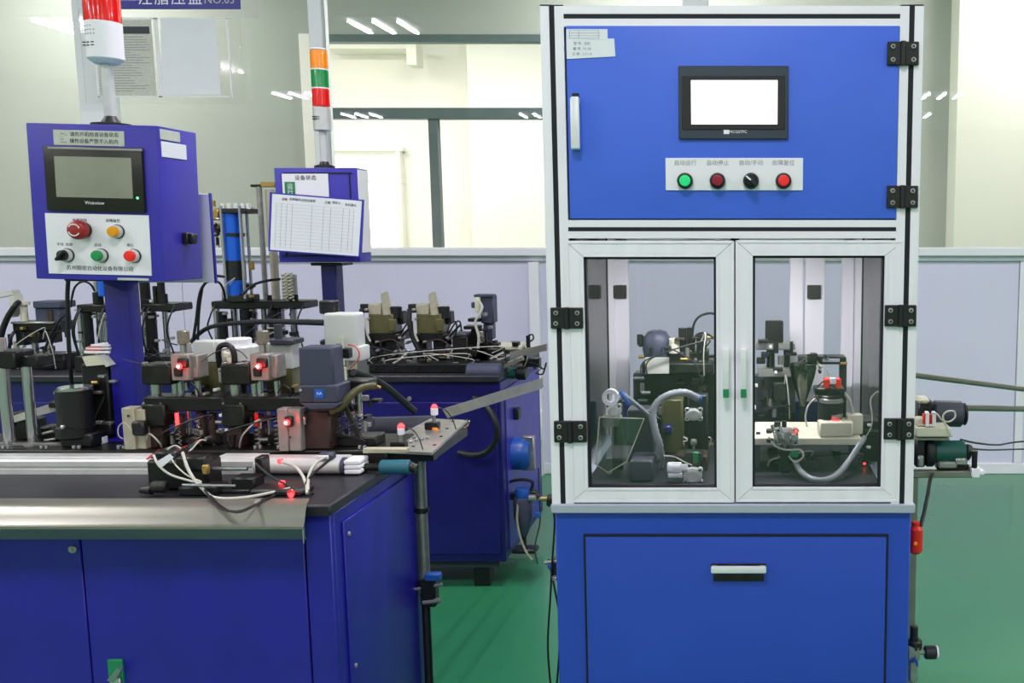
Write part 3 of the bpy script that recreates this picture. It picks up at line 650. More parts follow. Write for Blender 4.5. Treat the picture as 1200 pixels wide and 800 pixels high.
o = MB().ptube([(1092, 484, Yc - .01), (1098, 485, Yc - .02), (1104, 492, Yc - .02), (1112, 494, Yc - .02), (1119, 489, Yc - .02), (1118, 482, Yc - .02), (1110, 482, Yc - .02), (1105, 488, Yc - .02), (1109, 500, Yc - .02), (1116, 512, Yc - .02)], .0022, 7).build('sensor_cable', 'cable_white'); tag(o, 'white looped cable of the small red and white sensor', 'cable')
o = MB().ptube([(1126, 515, Yc + .03), (1145, 519, 2.3), (1170, 521, 2.6), (1200, 517, 2.9), (1290, 512, 3.3)], .0028, 6).build('power_cable', 'cable_black'); tag(o, 'upper thin black cable sagging away beside the green roller', 'cable')
o = MB().ptube([(1135, 525, Yc + .03), (1160, 527, 2.4), (1200, 526, 2.9), (1290, 524, 3.3)], .0026, 6).build('power_cable', 'cable_black'); tag(o, 'lower thin black cable running away beside the green roller', 'cable')
def pipe_between(p, q, r, lab):
    a, b = W(*p), W(*q); b2 = b + (b - a) * .6
    t = thing('steel_pipe', lab, 'pipe', tuple(a)); MB().cyl(a, b2, r, 14).build('tube', 'galvanised', t)
    MB().cyl(a, a + (b - a).normalized() * .012, r * 1.35, 14).build('collar', 'dark_steel', t); return t
pipe_between((1060, 438, 2.30), (1200, 456, 2.75), .0078, 'upper grey steel pipe sloping down from the tall cabinet')
pipe_between((1100, 477, 2.23), (1200, 479, 2.6), .0085, 'lower level grey steel pipe above the black conveyor motor')
t = thing('socket_plug', 'red round cable plug hanging at the side of the blue base', 'plug', (XR + .01, 1.85, W(1072, 630, 1.85).z))
MB().vcyl(1073, 616, 648, 1.85, 17, 18, bev=.006).build('plug_body', 'red_plastic', t); MB().vcyl(1073, 611, 617, 1.85, 10, 14, bev=.001).build('plug_neck', 'red_plastic', t)
MB().pbox(1071, 635, 1075, 639, 1.834, .003, .001).build('latch', 'lens_orange', t)
MB().ptube([(1079, 616, 1.85), (1083, 600, 1.87), (1087, 580, 1.9), (1090, 562, 2.0), (1093, 556, 2.1)], .0042, 8).build('cable', 'cable_black', t)
t = thing('pressure_regulator', 'steel pressure regulator with black gauge low on the right of the blue base', 'valve', (XR + .012, 1.85, W(1080, 790, 1.85).z))
MB().pbox(1064, 758, 1078, 775, 1.84, .03, .003).pbox(1066, 775, 1076, 800, 1.845, .02, .003).cyl(W(1076, 764, 1.855), W(1084, 764, 1.855), .005, 12).build('valve_body', 'steel', t)
MB().cyl(W(1083, 764, 1.855), W(1097, 764, 1.855), .0145, 22, bev=.003).build('gauge', 'black_plastic', t); MB().cyl(W(1097, 764, 1.855), W(1099, 764, 1.855), .0142, 22, bev=.001).build('gauge_glass', 'plate_white', t)
MB().vcyl(1071, 733, 757, 1.855, 10, 14, bev=.002).vcyl(1072, 749, 760, 1.855, 18, 16, bev=.003).build('adjusting_knob', 'black_plastic', t)
MB().ptube([(1066, 775, 1.84), (1073, 772, 1.835), (1075, 780, 1.835)], .003, 6).build('fitting', 'switch_blue', t)
MB().ptube([(1070, 800, 1.855), (1066, 815, 1.85), (1064, 835, 1.86), (1060, 860, 1.9)], .005, 8).build('hose', 'tube_clear', t)

# ================================================================== FRONT LEFT MACHINE
ZT1 = .80
MX, MY0, MY1, ML = -.768, 1.645, 2.16, -2.3
mach = thing('machine_bench', 'violet blue machine bench with black top and folded steel gutter along its front', 'workbench', (-1.5, MY0, 0))
MB().box((ML, MY0, ZT1 - .022), (MX, MY1, ZT1), .003).build('bench_top', 'table_black', mach)
XS = W(395, 700, 1.665).x
MB().box((ML, 1.668, .06), (XS, MY1 - .02, ZT1 - .022), .003).build('body', 'violet_blue', mach)
x0, x1 = W(102, 700, 1.66).x, W(361, 700, 1.66).x; zt1 = W(0, 637, 1.66).z
MB().box((ML + .02, 1.662, .1), (x1 + .0035, 1.668, zt1 + .03)).build('door_seam', 'seam_black', mach, smooth=False)
MB().box((x1 + .0035, 1.654, .06), (XS, 1.67, ZT1 - .022), .002).build('corner_post', 'violet_blue', mach)
MB().box((x0 + .0015, 1.655, .11), (x1, 1.668, zt1 + .02), .0015).build('door', 'violet_blue', mach)
lt = [c for c in mach.children if c.name.startswith('door') and 'seam' not in c.name][-1]
k = MB().pbox(127, 773, 144, 815, 1.650, .006, .001); k = k.build('latch_plate', 'sign_green', lt); k2 = MB()
P_ = [W(125, 797, 1.644), W(137, 783, 1.628), W(142, 785, 1.63), W(133, 800, 1.644)]; k2.prism(P_, (0, .006, 0)).pbox(129, 795, 141, 812, 1.644, .006, .001).build('latch', 'chrome', lt)
MB().box((ML + .02, 1.655, .11), (x0 - .0015, 1.668, zt1 + .02), .0015).build('door', 'violet_blue', mach)
p = W(86, 643, 1.655); MB().cyl((p.x, 1.656, p.z), (p.x, 1.650, p.z), .008, 18, bev=.002).cyl((p.x, 1.651, p.z), (p.x, 1.648, p.z), .003, 8).build('cam_lock', 'steel', mach)
# side: proud panel with screws
k = MB().box((XS, 1.70, .10), (XS + .004, MY1 - .05, ZT1 - .05), .001); k.build('side_panel', 'violet_blue', mach)
s = MB()
for y in (1.72, 2.08):
    for z in (.72, .45): s.cyl((XS + .003, y, z), (XS + .007, y, z), .005, 10, bev=.001)
s.build('screw', 'steel', mach)
for x in (ML + .1, -1.5, XS - .06):
    for y in (1.72, 2.08): MB().cyl((x, y, 0), (x, y, .062), .022, 12, bev=.003).build('foot', 'black_plastic', mach)
# gutter
yg = depth_of(584, ZT1 + .003); xg = W(363, 590, yg).x
g0 = Vector((0, yg, ZT1 + .0035)); g1 = Vector((0, 1.605, .782)); g2 = Vector((0, 1.590, .776)); 
zl = W(0, 637, 1.588).z
prof = [(yg, ZT1 + .0035), (yg, ZT1 + .0015), (1.606, .779), (1.592, .773), (1.589, zl), (1.587, zl), (1.589, .776), (1.604, .7815)]
top = [(yg, ZT1 + .0035), (1.642, ZT1 + .0030), (1.630, .7985), (1.616, .788), (1.604, .7795), (1.597, .7755), (1.592, .7750), (1.588, .778)]
prof = top + [(1.5865, .778), (1.5866, .7735), (1.612, zl), (1.6135, zl + .001), (1.590, .7725)] + [(y + .001, z - .0018) for y, z in reversed(top[:6])]
gt = MB().prism([(ML, y, z) for y, z in prof], (xg - ML, 0, 0))
sk = lambda y: xg + (yg - y) / (yg - 1.588) * .030
for v in gt.v:
    if v.x > xg - .01: v.x = sk(v.y)
gt = gt.build('gutter', 'galvanised', mach)
p = W(303, 594, 1.655); MB().cyl((p.x, 1.655, ZT1 - .001), (p.x, 1.652, ZT1 + .006), .006, 10, bev=.001).build('gutter_screw', 'steel', gt)
MB().prism([(sk(y), y, z) for y, z in ((1.588, .778), (1.604, .7795), (1.604, .765), (1.590, zl))], (-.002, 0, 0)).build('gutter_end', 'steel', gt, smooth=False)

# base rail, conveyor, slide unit
o = thing('fixture_plate', 'long dark fixture plate bolted to the bench top behind the pale rail', 'plate', (-1.5, 1.95, ZT1))
ZF = .832
MB().box((ML + .1, 1.945, ZT1), (MX - .01, 2.12, ZF), .003).build('plate', 'dark_steel', o)
k = MB()
for x in (5, 50, 88, 140, 300, 327, 380, 422):
    for dx in (0, 6): p = W(x + dx, 528, 1.96); k.cyl((p.x, 1.958, ZF), (p.x, 1.958, ZF + .009), .0042, 10, bev=.001)
k.build('bolt', 'chrome', o)
o2 = MB().box((ML + .1, 1.985, ZF), (W(92, 524, 1.99).x, 1.998, ZF + .007), .001); tag(o2.build('flat_bar', 'steel'), 'thin bright steel bar on the dark fixture plate in front of the black motor', 'bar')
rl = thing('guide_rail', 'pale grooved aluminium guide rail along the black bench top', 'rail', (-1.5, 1.88, ZT1))
def rail_seg(x0, x1, name='rail_body'):
    a, b = W(x0, 550, 1.86).x, W(x1, 550, 1.86).x
    y, z = 1.865, ZT1
    sec = [(y, z), (y, z + .010), (y + .003, z + .011), (y + .003, z + .016), (y, z + .017), (y, z + .027), (y + .005, z + .031), (y + .012, z + .031), (y + .014, z + .026), (y + .03, z + .026), (y + .032, z + .031), (y + .06, z + .031), (y + .06, z)]
    return MB().prism([(a, p, q) for p, q in sec], (b - a, 0, 0)).build(name, 'alu_white', rl, smooth=False)
rail_seg(-300, 172); rail_seg(245, 298, 'rail_body'); 
a, b = W(300, 551, 1.868), W(402, 551, 1.868); MB().cyl((a.x, 1.868, ZT1 + .018), (b.x, 1.868, ZT1 + .018), .0165, 20, bev=.003).box((a.x, 1.875, ZT1), (b.x, 1.92, ZT1 + .030), .003).build('actuator_barrel', 'alu_white', rl)
MB().cyl((b.x, 1.868, ZT1 + .018), (b.x + .008, 1.868, ZT1 + .018), .018, 20, bev=.001).build('end_ring', 'slate_plastic', rl)
k = MB(); 
for z in (.008, .018, .028): k.box((b.x + .008, 1.853, ZT1 + z - .0046), (b.x + .042, 1.90, ZT1 + z + .0046), .002)
k.build('finned_end', 'plate_white', rl)
t = thing('end_roller', 'teal end roller sticking out past the finned end of the rail', 'roller', (W(463, 547, 1.87).x, 1.87, ZT1))
a, b = W(446, 547, 1.88), W(481, 547, 1.88); MB().cyl(a, b, .0155, 20, bev=.003).build('roller', 'teal', t); MB().cyl(W(425, 547, 1.88), a, .008, 12).cyl(b, W(488, 549, 1.88), .010, 12).build('axle', 'dark_steel', t)
MB().pbox(425, 526, 476, 531, 1.885, .02, .001).build('flat_bar', 'beige', t)
t = thing('slide_unit', 'dark slide unit with clamps crossing the pale rail under the tangled wires', 'slide', (W(210, 565, 1.8).x, 1.8, ZT1))
MB().pbox(172, 540, 244, 575, 1.74, .05, .004, zb=ZT1 + .002).pbox(178, 530, 205, 548, 1.76, .05, .003).pbox(205, 536, 240, 552, 1.735, .03, .003).build('carriage', 'black_metal', t)
MB().cyl(W(178, 570, 1.705), W(196, 570, 1.705), .012, 16, bev=.004).cyl(W(165, 574, 1.705), W(178, 574, 1.705), .006, 12, r2=.009).build('knob', 'dark_steel', t)
MB().pbox(208, 571, 252, 585, 1.705, .05, .003, zb=ZT1).pbox(270, 560, 298, 574, 1.73, .04, .003, zb=ZT1).pbox(240, 574, 292, 582, 1.72, .03, .002, zb=ZT1).pbox(298, 536, 308, 560, 1.77, .03, .003).build('guide_block', 'black_metal', t)
MB().cyl(W(214, 568, 1.70), W(276, 569, 1.70), .0028, 10).cyl(W(240, 549, 1.76), W(290, 549, 1.76), .004, 12).build('rod', 'chrome', t)
MB().pbox(236, 545, 243, 556, 1.725, .01, .002).build('brass_nut', 'brass', t)
MB().pbox(292, 574, 355, 588, 1.70, .05, .004, zb=ZT1).build('sensor_block', 'black_plastic', t)
s = MB().cyl(W(341, 578, 1.697), W(341, 578, 1.693), .0075, 14, bev=.001); s.build('indicator', 'lens_red', t)
p = W(341, 580, 1.691); MB().cyl((p.x, 1.692, p.z), (p.x, 1.690, p.z), .005, 12).build('indicator_glow', 'led_red', t)
for i, (x, y) in enumerate(((329, 567), (327, 541))):
    MB().pbox(x - 3, y - 3, x + 3, y + 3, 1.74 + .04 * i, .01, .002).build('indicator', 'led_red', t)
# wires in front
def cable(pts, r, m, lab, n=7, name='cable', z=None):
    pts = [(x, y, (min(Y - .055, depth_of(y, ZT1 + r + .003)) if y > 548 else Y - .055) if 1.64 < Y < 1.875 and x < 400 and y < 605 else Y) for x, y, Y in pts]
    o = MB().ptube(pts, r, n).build(name, m); return tag(o, lab, 'cable')
cable([(180, 533, 1.80), (186, 545, 1.785), (200, 556, 1.775), (222, 563, 1.765), (236, 566, 1.762)], .0022, 'cable_white', 'white wire curving down from the paper tag over the dark slide unit')
cable([(200, 536, 1.80), (208, 547, 1.785), (220, 557, 1.775), (236, 564, 1.765)], .0014, 'ivory', 'thin yellowish wire beside the curving white wire on the slide unit')
cable([(214, 530, 1.80), (220, 548, 1.78), (228, 562, 1.765), (238, 573, 1.755), (252, 583, 1.745), (285, 583, 1.745), (318, 577, 1.755), (340, 572, 1.77)], .0030, 'cable_white', 'long pale sheathed cable lying in a curve in front of the slide unit', 8)
cable([(214, 531, 1.803), (217, 545, 1.79), (226, 560, 1.775), (236, 572, 1.76)], .0022, 'motor_grey', 'short grey wire beside the long pale sheathed cable')
cable([(240, 574, 1.75), (250, 588, 1.70), (262, 597, 1.675), (280, 599, 1.665), (298, 592, 1.68), (312, 585, 1.72), (322, 580, 1.745)], .0024, 'cable_black', 'black wire loop hanging over the steel gutter')
cable([(244, 577, 1.75), (258, 592, 1.69), (275, 600, 1.66), (292, 596, 1.67), (310, 584, 1.73)], .0018, 'cable_black', 'thinner black wire inside the loop over the steel gutter')
cable([(300, 543, 1.82), (315, 556, 1.80), (334, 567, 1.785), (352, 575, 1.775), (362, 578, 1.77)], .0024, 'cable_black', 'black wire crossing the silver barrel diagonally')
cable([(330, 541, 1.835), (345, 546, 1.83), (354, 556, 1.81), (358, 566, 1.79), (360, 578, 1.77)], .0030, 'cable_white', 'white cable bending down over the silver barrel')
cable([(383, 535, 1.84), (372, 541, 1.83), (364, 551, 1.81), (361, 564, 1.79), (361, 578, 1.77)], .0028, 'cable_white', 'white cable coming down from the black connector on the silver barrel')
cable([(388, 537, 1.835), (376, 547, 1.82), (364, 558, 1.80), (358, 570, 1.78), (366, 579, 1.765)], .0028, 'cable_black', 'black cable beside the silver barrel joining the white cables')
t = thing('connector_plug', 'dark connector plug clipped on top of the silver barrel', 'connector', (W(383, 538, 1.85).x, 1.86, ZT1 + .03))
MB().pbox(372, 531, 390, 544, 1.855, .02, .004, zb=ZT1 + .032).build('plug_body', 'slate_plastic', t); MB().pbox(371, 534, 384, 538, 1.85, .006, .001).build('plug_cap', 'plate_white', t)
P_ = [W(x, y, 1.795) for x, y in ((183, 541), (198, 532), (203, 536), (190, 547))]
P_ = [W(x, y, 1.725) for x, y in ((183, 541), (198, 532), (203, 536), (190, 547))]
for p in P_: p.y = 1.725
o = MB().prism(P_, (0, .002, 0)).build('cable_tag', 'paper', smooth=False); tag(o, 'white paper tag tied to the wires above the slide unit', 'tag')
random.seed(3)
for i, (nm, m_) in enumerate((('red', 'red_plastic'), ('pink', 'rust_brown'), ('green', 'roller_green'), ('white', 'cable_white'))):
    cable([(172 + i * 5, 538 - i, 1.83), (186 + i * 6, 528 - i * 2, 1.85), (205 + i * 5, 526 + i, 1.86), (222 + i * 4, 522 - i * 2, 1.88), (232 + i * 3, 516, 1.9)], .0018, m_, nm + ' wire in the bundle feeding the slide unit', 6)

def clutter(par, x0, y0, x1, y1, Y, dY, n, seed, u=1.0, wires=2):
    rnd = random.Random(seed)
    for i in range(n):
        x, y, yy = rnd.uniform(x0, x1), rnd.uniform(y0, y1), Y + rnd.uniform(0, dY); k = rnd.random()
        w_, h_ = rnd.uniform(2, 7) * u, rnd.uniform(2, 8) * u
        while par['_o'][2] > ZT1 - .01 and W(x, y + h_, yy).z < par['_o'][2] + .002: y -= 2
        if k < .45: MB().pbox(x - w_, y - h_ / 2, x + w_, y + h_ / 2, yy, .018 * u + .01, .0015).build('bracket', rnd.choice(['black_metal', 'dark_steel', 'black_plastic', 'black_metal', 'rust_brown']), par)
        elif k < .7: MB().vcyl(x, y - h_, y + h_, yy, w_ * .9 + 2, 12, bev=.0008).build('cylinder', rnd.choice(['black_metal', 'dark_steel', 'steel', 'black_plastic']), par)
        elif k < .85: MB().cyl(W(x - w_, y, yy), W(x + w_, y, yy), .0035 * u + .001, 10).build('pin', rnd.choice(['steel', 'brass', 'chrome']), par)
        else: MB().pbox(x - 1.6, y - 1.6, x + 1.6, y + 1.6, yy - .01, .02, .0008).build('fitting', rnd.choice(['plate_white', 'steel', 'brass', 'paper_grey']), par)
    for i in range(wires):
        x, y = rnd.uniform(x0, x1), rnd.uniform(y0, y1); x2, y2 = rnd.uniform(x0, x1), y1
        while W(x2, y2, Y - .015).z < par['_o'][2] + .004: y2 -= 2
        y = min(y, y2 - 6)
        MB().ptube([(x, y, Y), (x + rnd.uniform(-8, 8), y - 10 * u, Y - .012), (x2 + rnd.uniform(-8, 8), (y + y2) / 2 - 4, Y - .015), (x2, y2, Y)], .0013 * u + .0006, 6).build('wire', rnd.choice(['cable_black', 'cable_black', 'motor_grey', 'cable_white']), par)
_by = lambda n: bpy.data.objects[n]
clutter(_by('rotary_table_press'), 745, 392, 836, 440, 2.15, .10, 26, 91, .9, 4); clutter(_by('rotary_table_press'), 745, 440, 836, 560, 2.12, .10, 30, 92, 1.0, 5)
clutter(_by('rear_feeder'), 884, 395, 932, 490, 2.2, .06, 26, 93, .9, 4); clutter(_by('smoked_hopper'), 938, 415, 992, 440, 2.16, .04, 14, 94, .8, 3)
clutter(_by('stamping_head'), 955, 448, 992, 470, Yt - .01, .03, 8, 95, .7, 2); clutter(_by('white_table'), 890, 530, 1008, 560, 1.98, .1, 18, 96, .9, 4)
# ---- stations behind the rail
ledn = 0
LEDL = bpy.data.lights.new('led_light', 'POINT'); LEDL.color = (1, .03, .03); LEDL.energy = .03; LEDL.shadow_soft_size = .003
def led(px, py, Y, par, r=.0045, nm='indicator'):
    p = W(px, py, Y); lo = bpy.data.objects.new('led_light', LEDL); COL.objects.link(lo); lo.location = (p.x, p.y - .022, p.z)
    MB().lathe([(0, 0), (r * .45, 0), (0, r * .2)], Matrix.Translation((p.x, p.y - r * .55, p.z)) @ Matrix.Rotation(math.pi / 2, 4, 'X'), 10).build('indicator_core', 'led_core', par)
    MB().lathe([(0, -r * .6), (r * .6, -r * .5), (r, 0), (0, r * .3)], Matrix.Translation(p) @ Matrix.Rotation(-math.pi / 2, 4, 'X'), 14).build(nm, 'led_red', par)
def knurl(mb, px, y0, y1, Y, w_):
    return mb.vcyl(px, y0, y1, Y, w_, 22, bev=.002)
def press(px, lab, dx=0):
    Yp = 1.97; g = lambda x: x + dx
    t = thing('press_station', lab, 'press', (W(px, 520, Yp).x, Yp, ZF))
    MB().pbox(g(168), 465, g(262), 482, Yp, .055, .003).build('lower_plate', 'black_metal', t)
    MB().pbox(g(165), 427, g(200), 451, Yp - .005, .055, .003).pbox(g(166), 474, g(193), 500, Yp - .01, .05, .003).build('slide_block', 'dark_steel', t)
    c = MB()
    for x, y in ((170, 428), (196, 428), (170, 475), (190, 475)): c.vcyl(g(x), y - 4, y, Yp + .005, 6, 10, bev=.001)
    c.build('bolt', 'steel', t)
    s = MB().pbox(g(200), 415, g(222), 446, Yp - .01, .04, .002).pbox(g(221), 416, g(232), 443, Yp, .04, .002); s = s.build('valve_block', 'valve_grey', t)
    MB().pbox(g(207), 420, g(219), 431, Yp - .018, .01, .002).pbox(g(203), 431, g(212), 441, Yp - .016, .008, .002).build('connector', 'black_plastic', s)
    led(g(210), 429, Yp - .019, s, .007)
    knurl(MB(), g(215), 387, 403, Yp + .015, 13).build('adjusting_knob', 'knurled', t)
    MB().vcyl(g(215), 402, 416, Yp + .015, 7, 12).pbox(g(219), 402, g(222), 416, Yp + .01, .01).build('stem', 'steel', t)
    r_ = MB(); 
    for x in (183, 205, 212, 232): r_.vcyl(g(x), 446, 466, Yp + .03, 7 if x != 183 else 12, 12)
    for x in (208, 222, 250): r_.vcyl(g(x), 480, 524, Yp + .035, 5, 12, zb=ZF)
    r_.build('guide_rod', 'chrome', t)
    q = MB().vcyl(g(211), 485, 512, Yp + .02, 12, 14, bev=.002).vcyl(g(237), 482, 512, Yp + .02, 11, 14, bev=.002).vcyl(g(250), 484, 515, Yp + .02, 10, 14).pbox(g(172), 500, g(190), 520, Yp, .03, .002, zb=ZF); q.build('die', 'rust_brown', t)
    sp = MB()
    for x in (209, 232): p = W(g(x), 505, Yp + .005); sp.spring(p.x, Yp + .003, ZF + .004, W(g(x), 492, Yp).z, .0055, .0014, 6)
    sp.build('spring', 'steel', t)
    MB().pbox(g(196), 508, g(260), 524, Yp + .03, .06, .003, zb=ZF).build('base_block', 'black_metal', t)
    MB().pbox(g(205), 484, g(209), 499, Yp - .008, .003, .001).build('indicator_strip', 'led_red' if dx == 0 else 'lens_red', t)
    clutter(t, g(168), 486, g(258), 526, Yp - .01, .06, 16, 11 + dx, 1.0, 3); clutter(t, g(196), 446, g(258), 466, Yp + .01, .05, 6, 12 + dx, .9, 1)
    return t
press(215, 'tooling station with glowing red sensor nearest the blue post')
press(308, 'tooling station with glowing red sensor beside the slate hood', 93)
# beige solenoid block and white block with LED
t = thing('solenoid_block', 'beige solenoid block with black connector between the post and first tooling station', 'valve', (W(157, 500, 1.94).x, 1.94, ZF))
MB().pbox(143, 478, 158, 518, 1.95, .03, .002, zb=ZF).pbox(158, 480, 170, 518, 1.955, .025, .002, zb=ZF).build('body', 'beige', t)
MB().pbox(153, 494, 168, 511, 1.935, .02, .004).cyl(W(150, 487, 1.951), W(150, 487, 1.944), .0025, 8).build('connector', 'black_plastic', t)
MB().ptube([(154, 504, 1.93), (146, 495, 1.93), (139, 500, 1.93), (139, 510, 1.93), (144, 514, 1.935)], .0012, 6).build('wire', 'cable_white', t)
t = thing('solenoid_block', 'white valve block with bright red light low before the slate hood', 'valve', (W(339, 500, 1.92).x, 1.93, ZF))
MB().pbox(325, 479, 337, 520, 1.93, .03, .002, zb=ZF + .001).pbox(337.5, 479, 352, 519, 1.932, .03, .002, zb=ZF + .001).build('body', 'valve_grey', t)
MB().pbox(333, 488, 342, 500, 1.922, .01, .002).cyl(W(340, 512, 1.931), W(340, 512, 1.926), .002, 8).build('connector', 'black_plastic', t); led(336, 495, 1.921, t, .007)
MB().cyl(W(357, 497, 1.94), W(357, 488, 1.94), .003, 10).build('pin', 'chrome', t)
# jars with olive glue
def jar(x0, x1, yt, ys, yb, Y, lab, rnd=False):
    xc = (x0 + x1) / 2; t = thing('glue_tank', lab, 'tank', (W(xc, yb, Y).x, Y, W(xc, yb, Y).z))
    if rnd:
        MB().vcyl(xc, yt + 8, yb, Y, x1 - x0, 26, bev=.004).build('bottle', 'white_plastic', t); MB().vcyl(xc, yt, yt + 9, Y, (x1 - x0) * .62, 22, bev=.002).build('cap', 'plate_white', t)
    else:
        k = MB().pbox(x0, yt, x1, ys, Y, .045, .004, seg=2)
        for x in (x0 + (x1 - x0) * .72, x0 + (x1 - x0) * .9): k.pbox(x, yt + 1, x + 1.6, ys, Y - .002, .003, .0005)
        k.build('upper_half', 'white_plastic', t); MB().pbox(x0, ys, x1, yb, Y, .045, .004, seg=2).build('lower_half', 'olive', t)
    MB().cyl((W(xc, yb, Y).x, Y + .02, ZF), (W(xc, yb, Y).x, Y + .02, W(xc, yb, Y).z), .006, 10).build('stand_rod', 'dark_steel', t)
    return t
jar(226, 258, 400, 424, 462, 2.055, 'white and olive square tank behind the first tooling station')
jar(258, 302, 396, 0, 447, 2.08, 'round white bottle tank with cap between the two tooling stations', True)
jt = jar(311, 343, 403, 432, 470, 2.055, 'white and olive square tank behind the slate hood')
MB_ = MB().pbox(309, 398, 343, 404, 2.035, .055, .002).vcyl(326, 380, 399, 2.06, 9, 12); MB_.build('lid', 'motor_grey', jt)
t = thing('wire_clamp', 'black curled hose bundle around white clip in front of the round bottle tank', 'clamp', (W(265, 420, 2.0).x, 2.0, W(265, 440, 2).z))
MB().ptube([(258, 430, 2.02), (256, 415, 2.01), (258, 406, 2.0), (266, 404, 2.0), (273, 410, 2.0), (275, 424, 2.0), (272, 438, 2.0)], .006, 10).build('loop', 'cable_black', t)
MB().ptube([(262, 412, 1.99), (268, 420, 1.99), (269, 432, 1.99)], .0045, 8).pbox(261, 413, 268, 419, 1.985, .01, .002).build('clip', 'ivory', t)
MB().pbox(262, 436, 292, 445, 1.99, .04, .002).build('holder', 'black_metal', t)
clutter(t, 262, 420, 300, 445, 1.99, .03, 5, 8, .8, 1)
# slate hood
t = thing('vibration_hood', 'slate grey plastic hood with small blue label among the tooling stations', 'hood', (W(372, 475, 1.94).x, 1.94, ZF))
def taper(x0, x1, y0, x0b, x1b, y1, Y, d):
    m = (y0 + y1) / 2; A = [W(x0, y0, Y), W(x1, y0, Y), W(x1b, y1, Y), W(x0b, y1, Y)]
    for p in A: p.y = Y
    return A
k = MB().prism(taper(349, 389, 407, 351, 392, 452, 1.94, 0), (0, .055, 0)); k.prism(taper(350, 396, 451, 350, 397, 472, 1.93, 0), (0, .065, 0)); k.prism(taper(350, 400, 472, 362, 390, 480, 1.93, 0), (0, .06, 0))
k = k.build('hood', 'slate_plastic', t)
bv = k.modifiers.new('bevel', 'BEVEL'); bv.width = .004; bv.segments = 2; bv.limit_method = 'ANGLE'
MB().pbox(369, 456, 379, 466, 1.9285, .001, .0004).build('label', 'cyl_blue', t)
text('lettering', 'AA', 374, 461, 1.9283, 5, 'paper', t)
MB().pbox(352, 454, 366, 470, 1.9287, .001, .0004).build('side_label', 'motor_grey', t)
MB().cyl(W(352, 457, 1.929), W(352, 457, 1.925), .003, 10).build('screw', 'steel', t)
p = W(375, 480, 1.97); MB().box((p.x - .03, 1.95, ZF), (p.x + .03, 2.01, p.z), .004).build('pedestal', 'rust_brown', t)
# springs, rods at 395-425
t = thing('spring_station', 'short station with exposed springs and steel sleeves at the end of the bench', 'press', (W(412, 500, 1.99).x, 1.99, ZF))
MB().pbox(395, 446, 432, 458, 2.0, .05, .003).pbox(388, 512, 440, 524, 1.98, .06, .003, zb=ZF).build('plate', 'black_metal', t)
r_ = MB()
for x in (404, 412, 421): r_.vcyl(x, 456, 488, 2.01, 7, 12)
r_.vcyl(398, 402, 446, 2.02, 6, 12).build('sleeve', 'chrome', t)
sp = MB()
for x in (394, 404, 414, 421): p = W(x, 500, 1.99); sp.spring(p.x, 1.995, ZF + .008, W(x, 486, 1.99).z, .006, .0014, 7)
sp.build('spring', 'steel', t)
MB().vcyl(400, 430, 446, 2.0, 12, 14, bev=.002).build('filter', 'ivory', t); MB().pbox(401, 408, 409, 420, 2.0, .02, .002).build('connector', 'black_plastic', t)
MB().ptube([(408, 404, 2.0), (416, 406, 1.99), (421, 414, 1.99), (418, 424, 1.99), (410, 432, 2.0)], .0013, 6).build('wire', 'red_plastic', t)
MB().prism([W(398, 470, 1.97), W(403, 470, 1.97), W(424, 516, 1.97), W(419, 516, 1.97)], (0, .01, 0)).build('strut', 'dark_steel', t)
clutter(t, 384, 470, 440, 522, 1.985, .05, 16, 9, .9, 3)
# olive hose & black hoses
cable([(388, 482, 1.95), (400, 476, 1.95), (412, 462, 1.96), (425, 454, 1.98), (440, 452, 2.0)], .0085, 'olive_dark', 'thick olive hose with pale tip rising beside the slate hood', 12, 'hose')
o = MB().cyl(W(440, 452, 2.0), W(446, 454, 2.0), .0035, 10).build('hose_nozzle', 'brass'); tag(o, 'small brass nozzle at the tip of the thick olive hose', 'nozzle')
cable([(414, 436, 2.1), (430, 441, 2.15), (452, 453, 2.2), (470, 468, 2.25), (486, 482, 2.28)], .0085, 'cable_black', 'thick black hose sloping down past the white canister', 12, 'hose')
cable([(556, 466, 3.21), (570, 476, 3.17), (580, 493, 3.15), (582, 512, 3.15), (572, 528, 3.16), (555, 533, 3.18), (538, 530, 3.215)], .011, 'cable_black', 'thick black hose bending in an arc behind the steel chute', 12, 'hose')
# white canister
t = thing('canister', 'white plastic canister with stepped side at the end of the bench', 'canister', (W(405, 420, 2.12).x, 2.12, ZF))
k = MB().pbox(379, 367, 418, 410, 2.12, .05, .008, seg=3).pbox(402, 406, 424, 423, 2.12, .05, .005, seg=2); k = k.build('body', 'white_plastic', t)
MB().vcyl(386, 352, 367, 2.16, 22, 18, bev=.002).pbox(374, 398, 385, 405, 2.13, .03, .004).build('cap', 'black_plastic', t)
MB().vcyl(401, 395, 428, 2.11, 5, 10).vcyl(412, 422, 432, 2.15, 12, 12).build('rod', 'ivory', t)
MB().cyl((W(412, 430, 2.15).x, 2.15, ZF), (W(412, 430, 2.15).x, 2.15, W(412, 425, 2.15).z), .008, 10).build('stand_rod', 'dark_steel', t)
# horizontal grey motor
t = thing('drive_motor', 'horizontal slate grey drive motor behind the perforated steel plate', 'motor', (W(470, 505, 2.32).x, 2.32, ZT1 - .02))
a, b = W(436, 504, 2.32), W(507, 502, 2.32); MB().cyl(a, b, .034, 26, bev=.005).build('barrel', 'motor_grey', t); MB().cyl(W(429, 504, 2.32), a + Vector((.01, 0, 0)), .036, 26, bev=.007).build('end_bell', 'slate_plastic', t)
MB().pbox(455, 516, 495, 524, 2.30, .05, .002).pbox(472, 523, 480, 560, 2.32, .03, .002).build('mount', 'dark_steel', t)
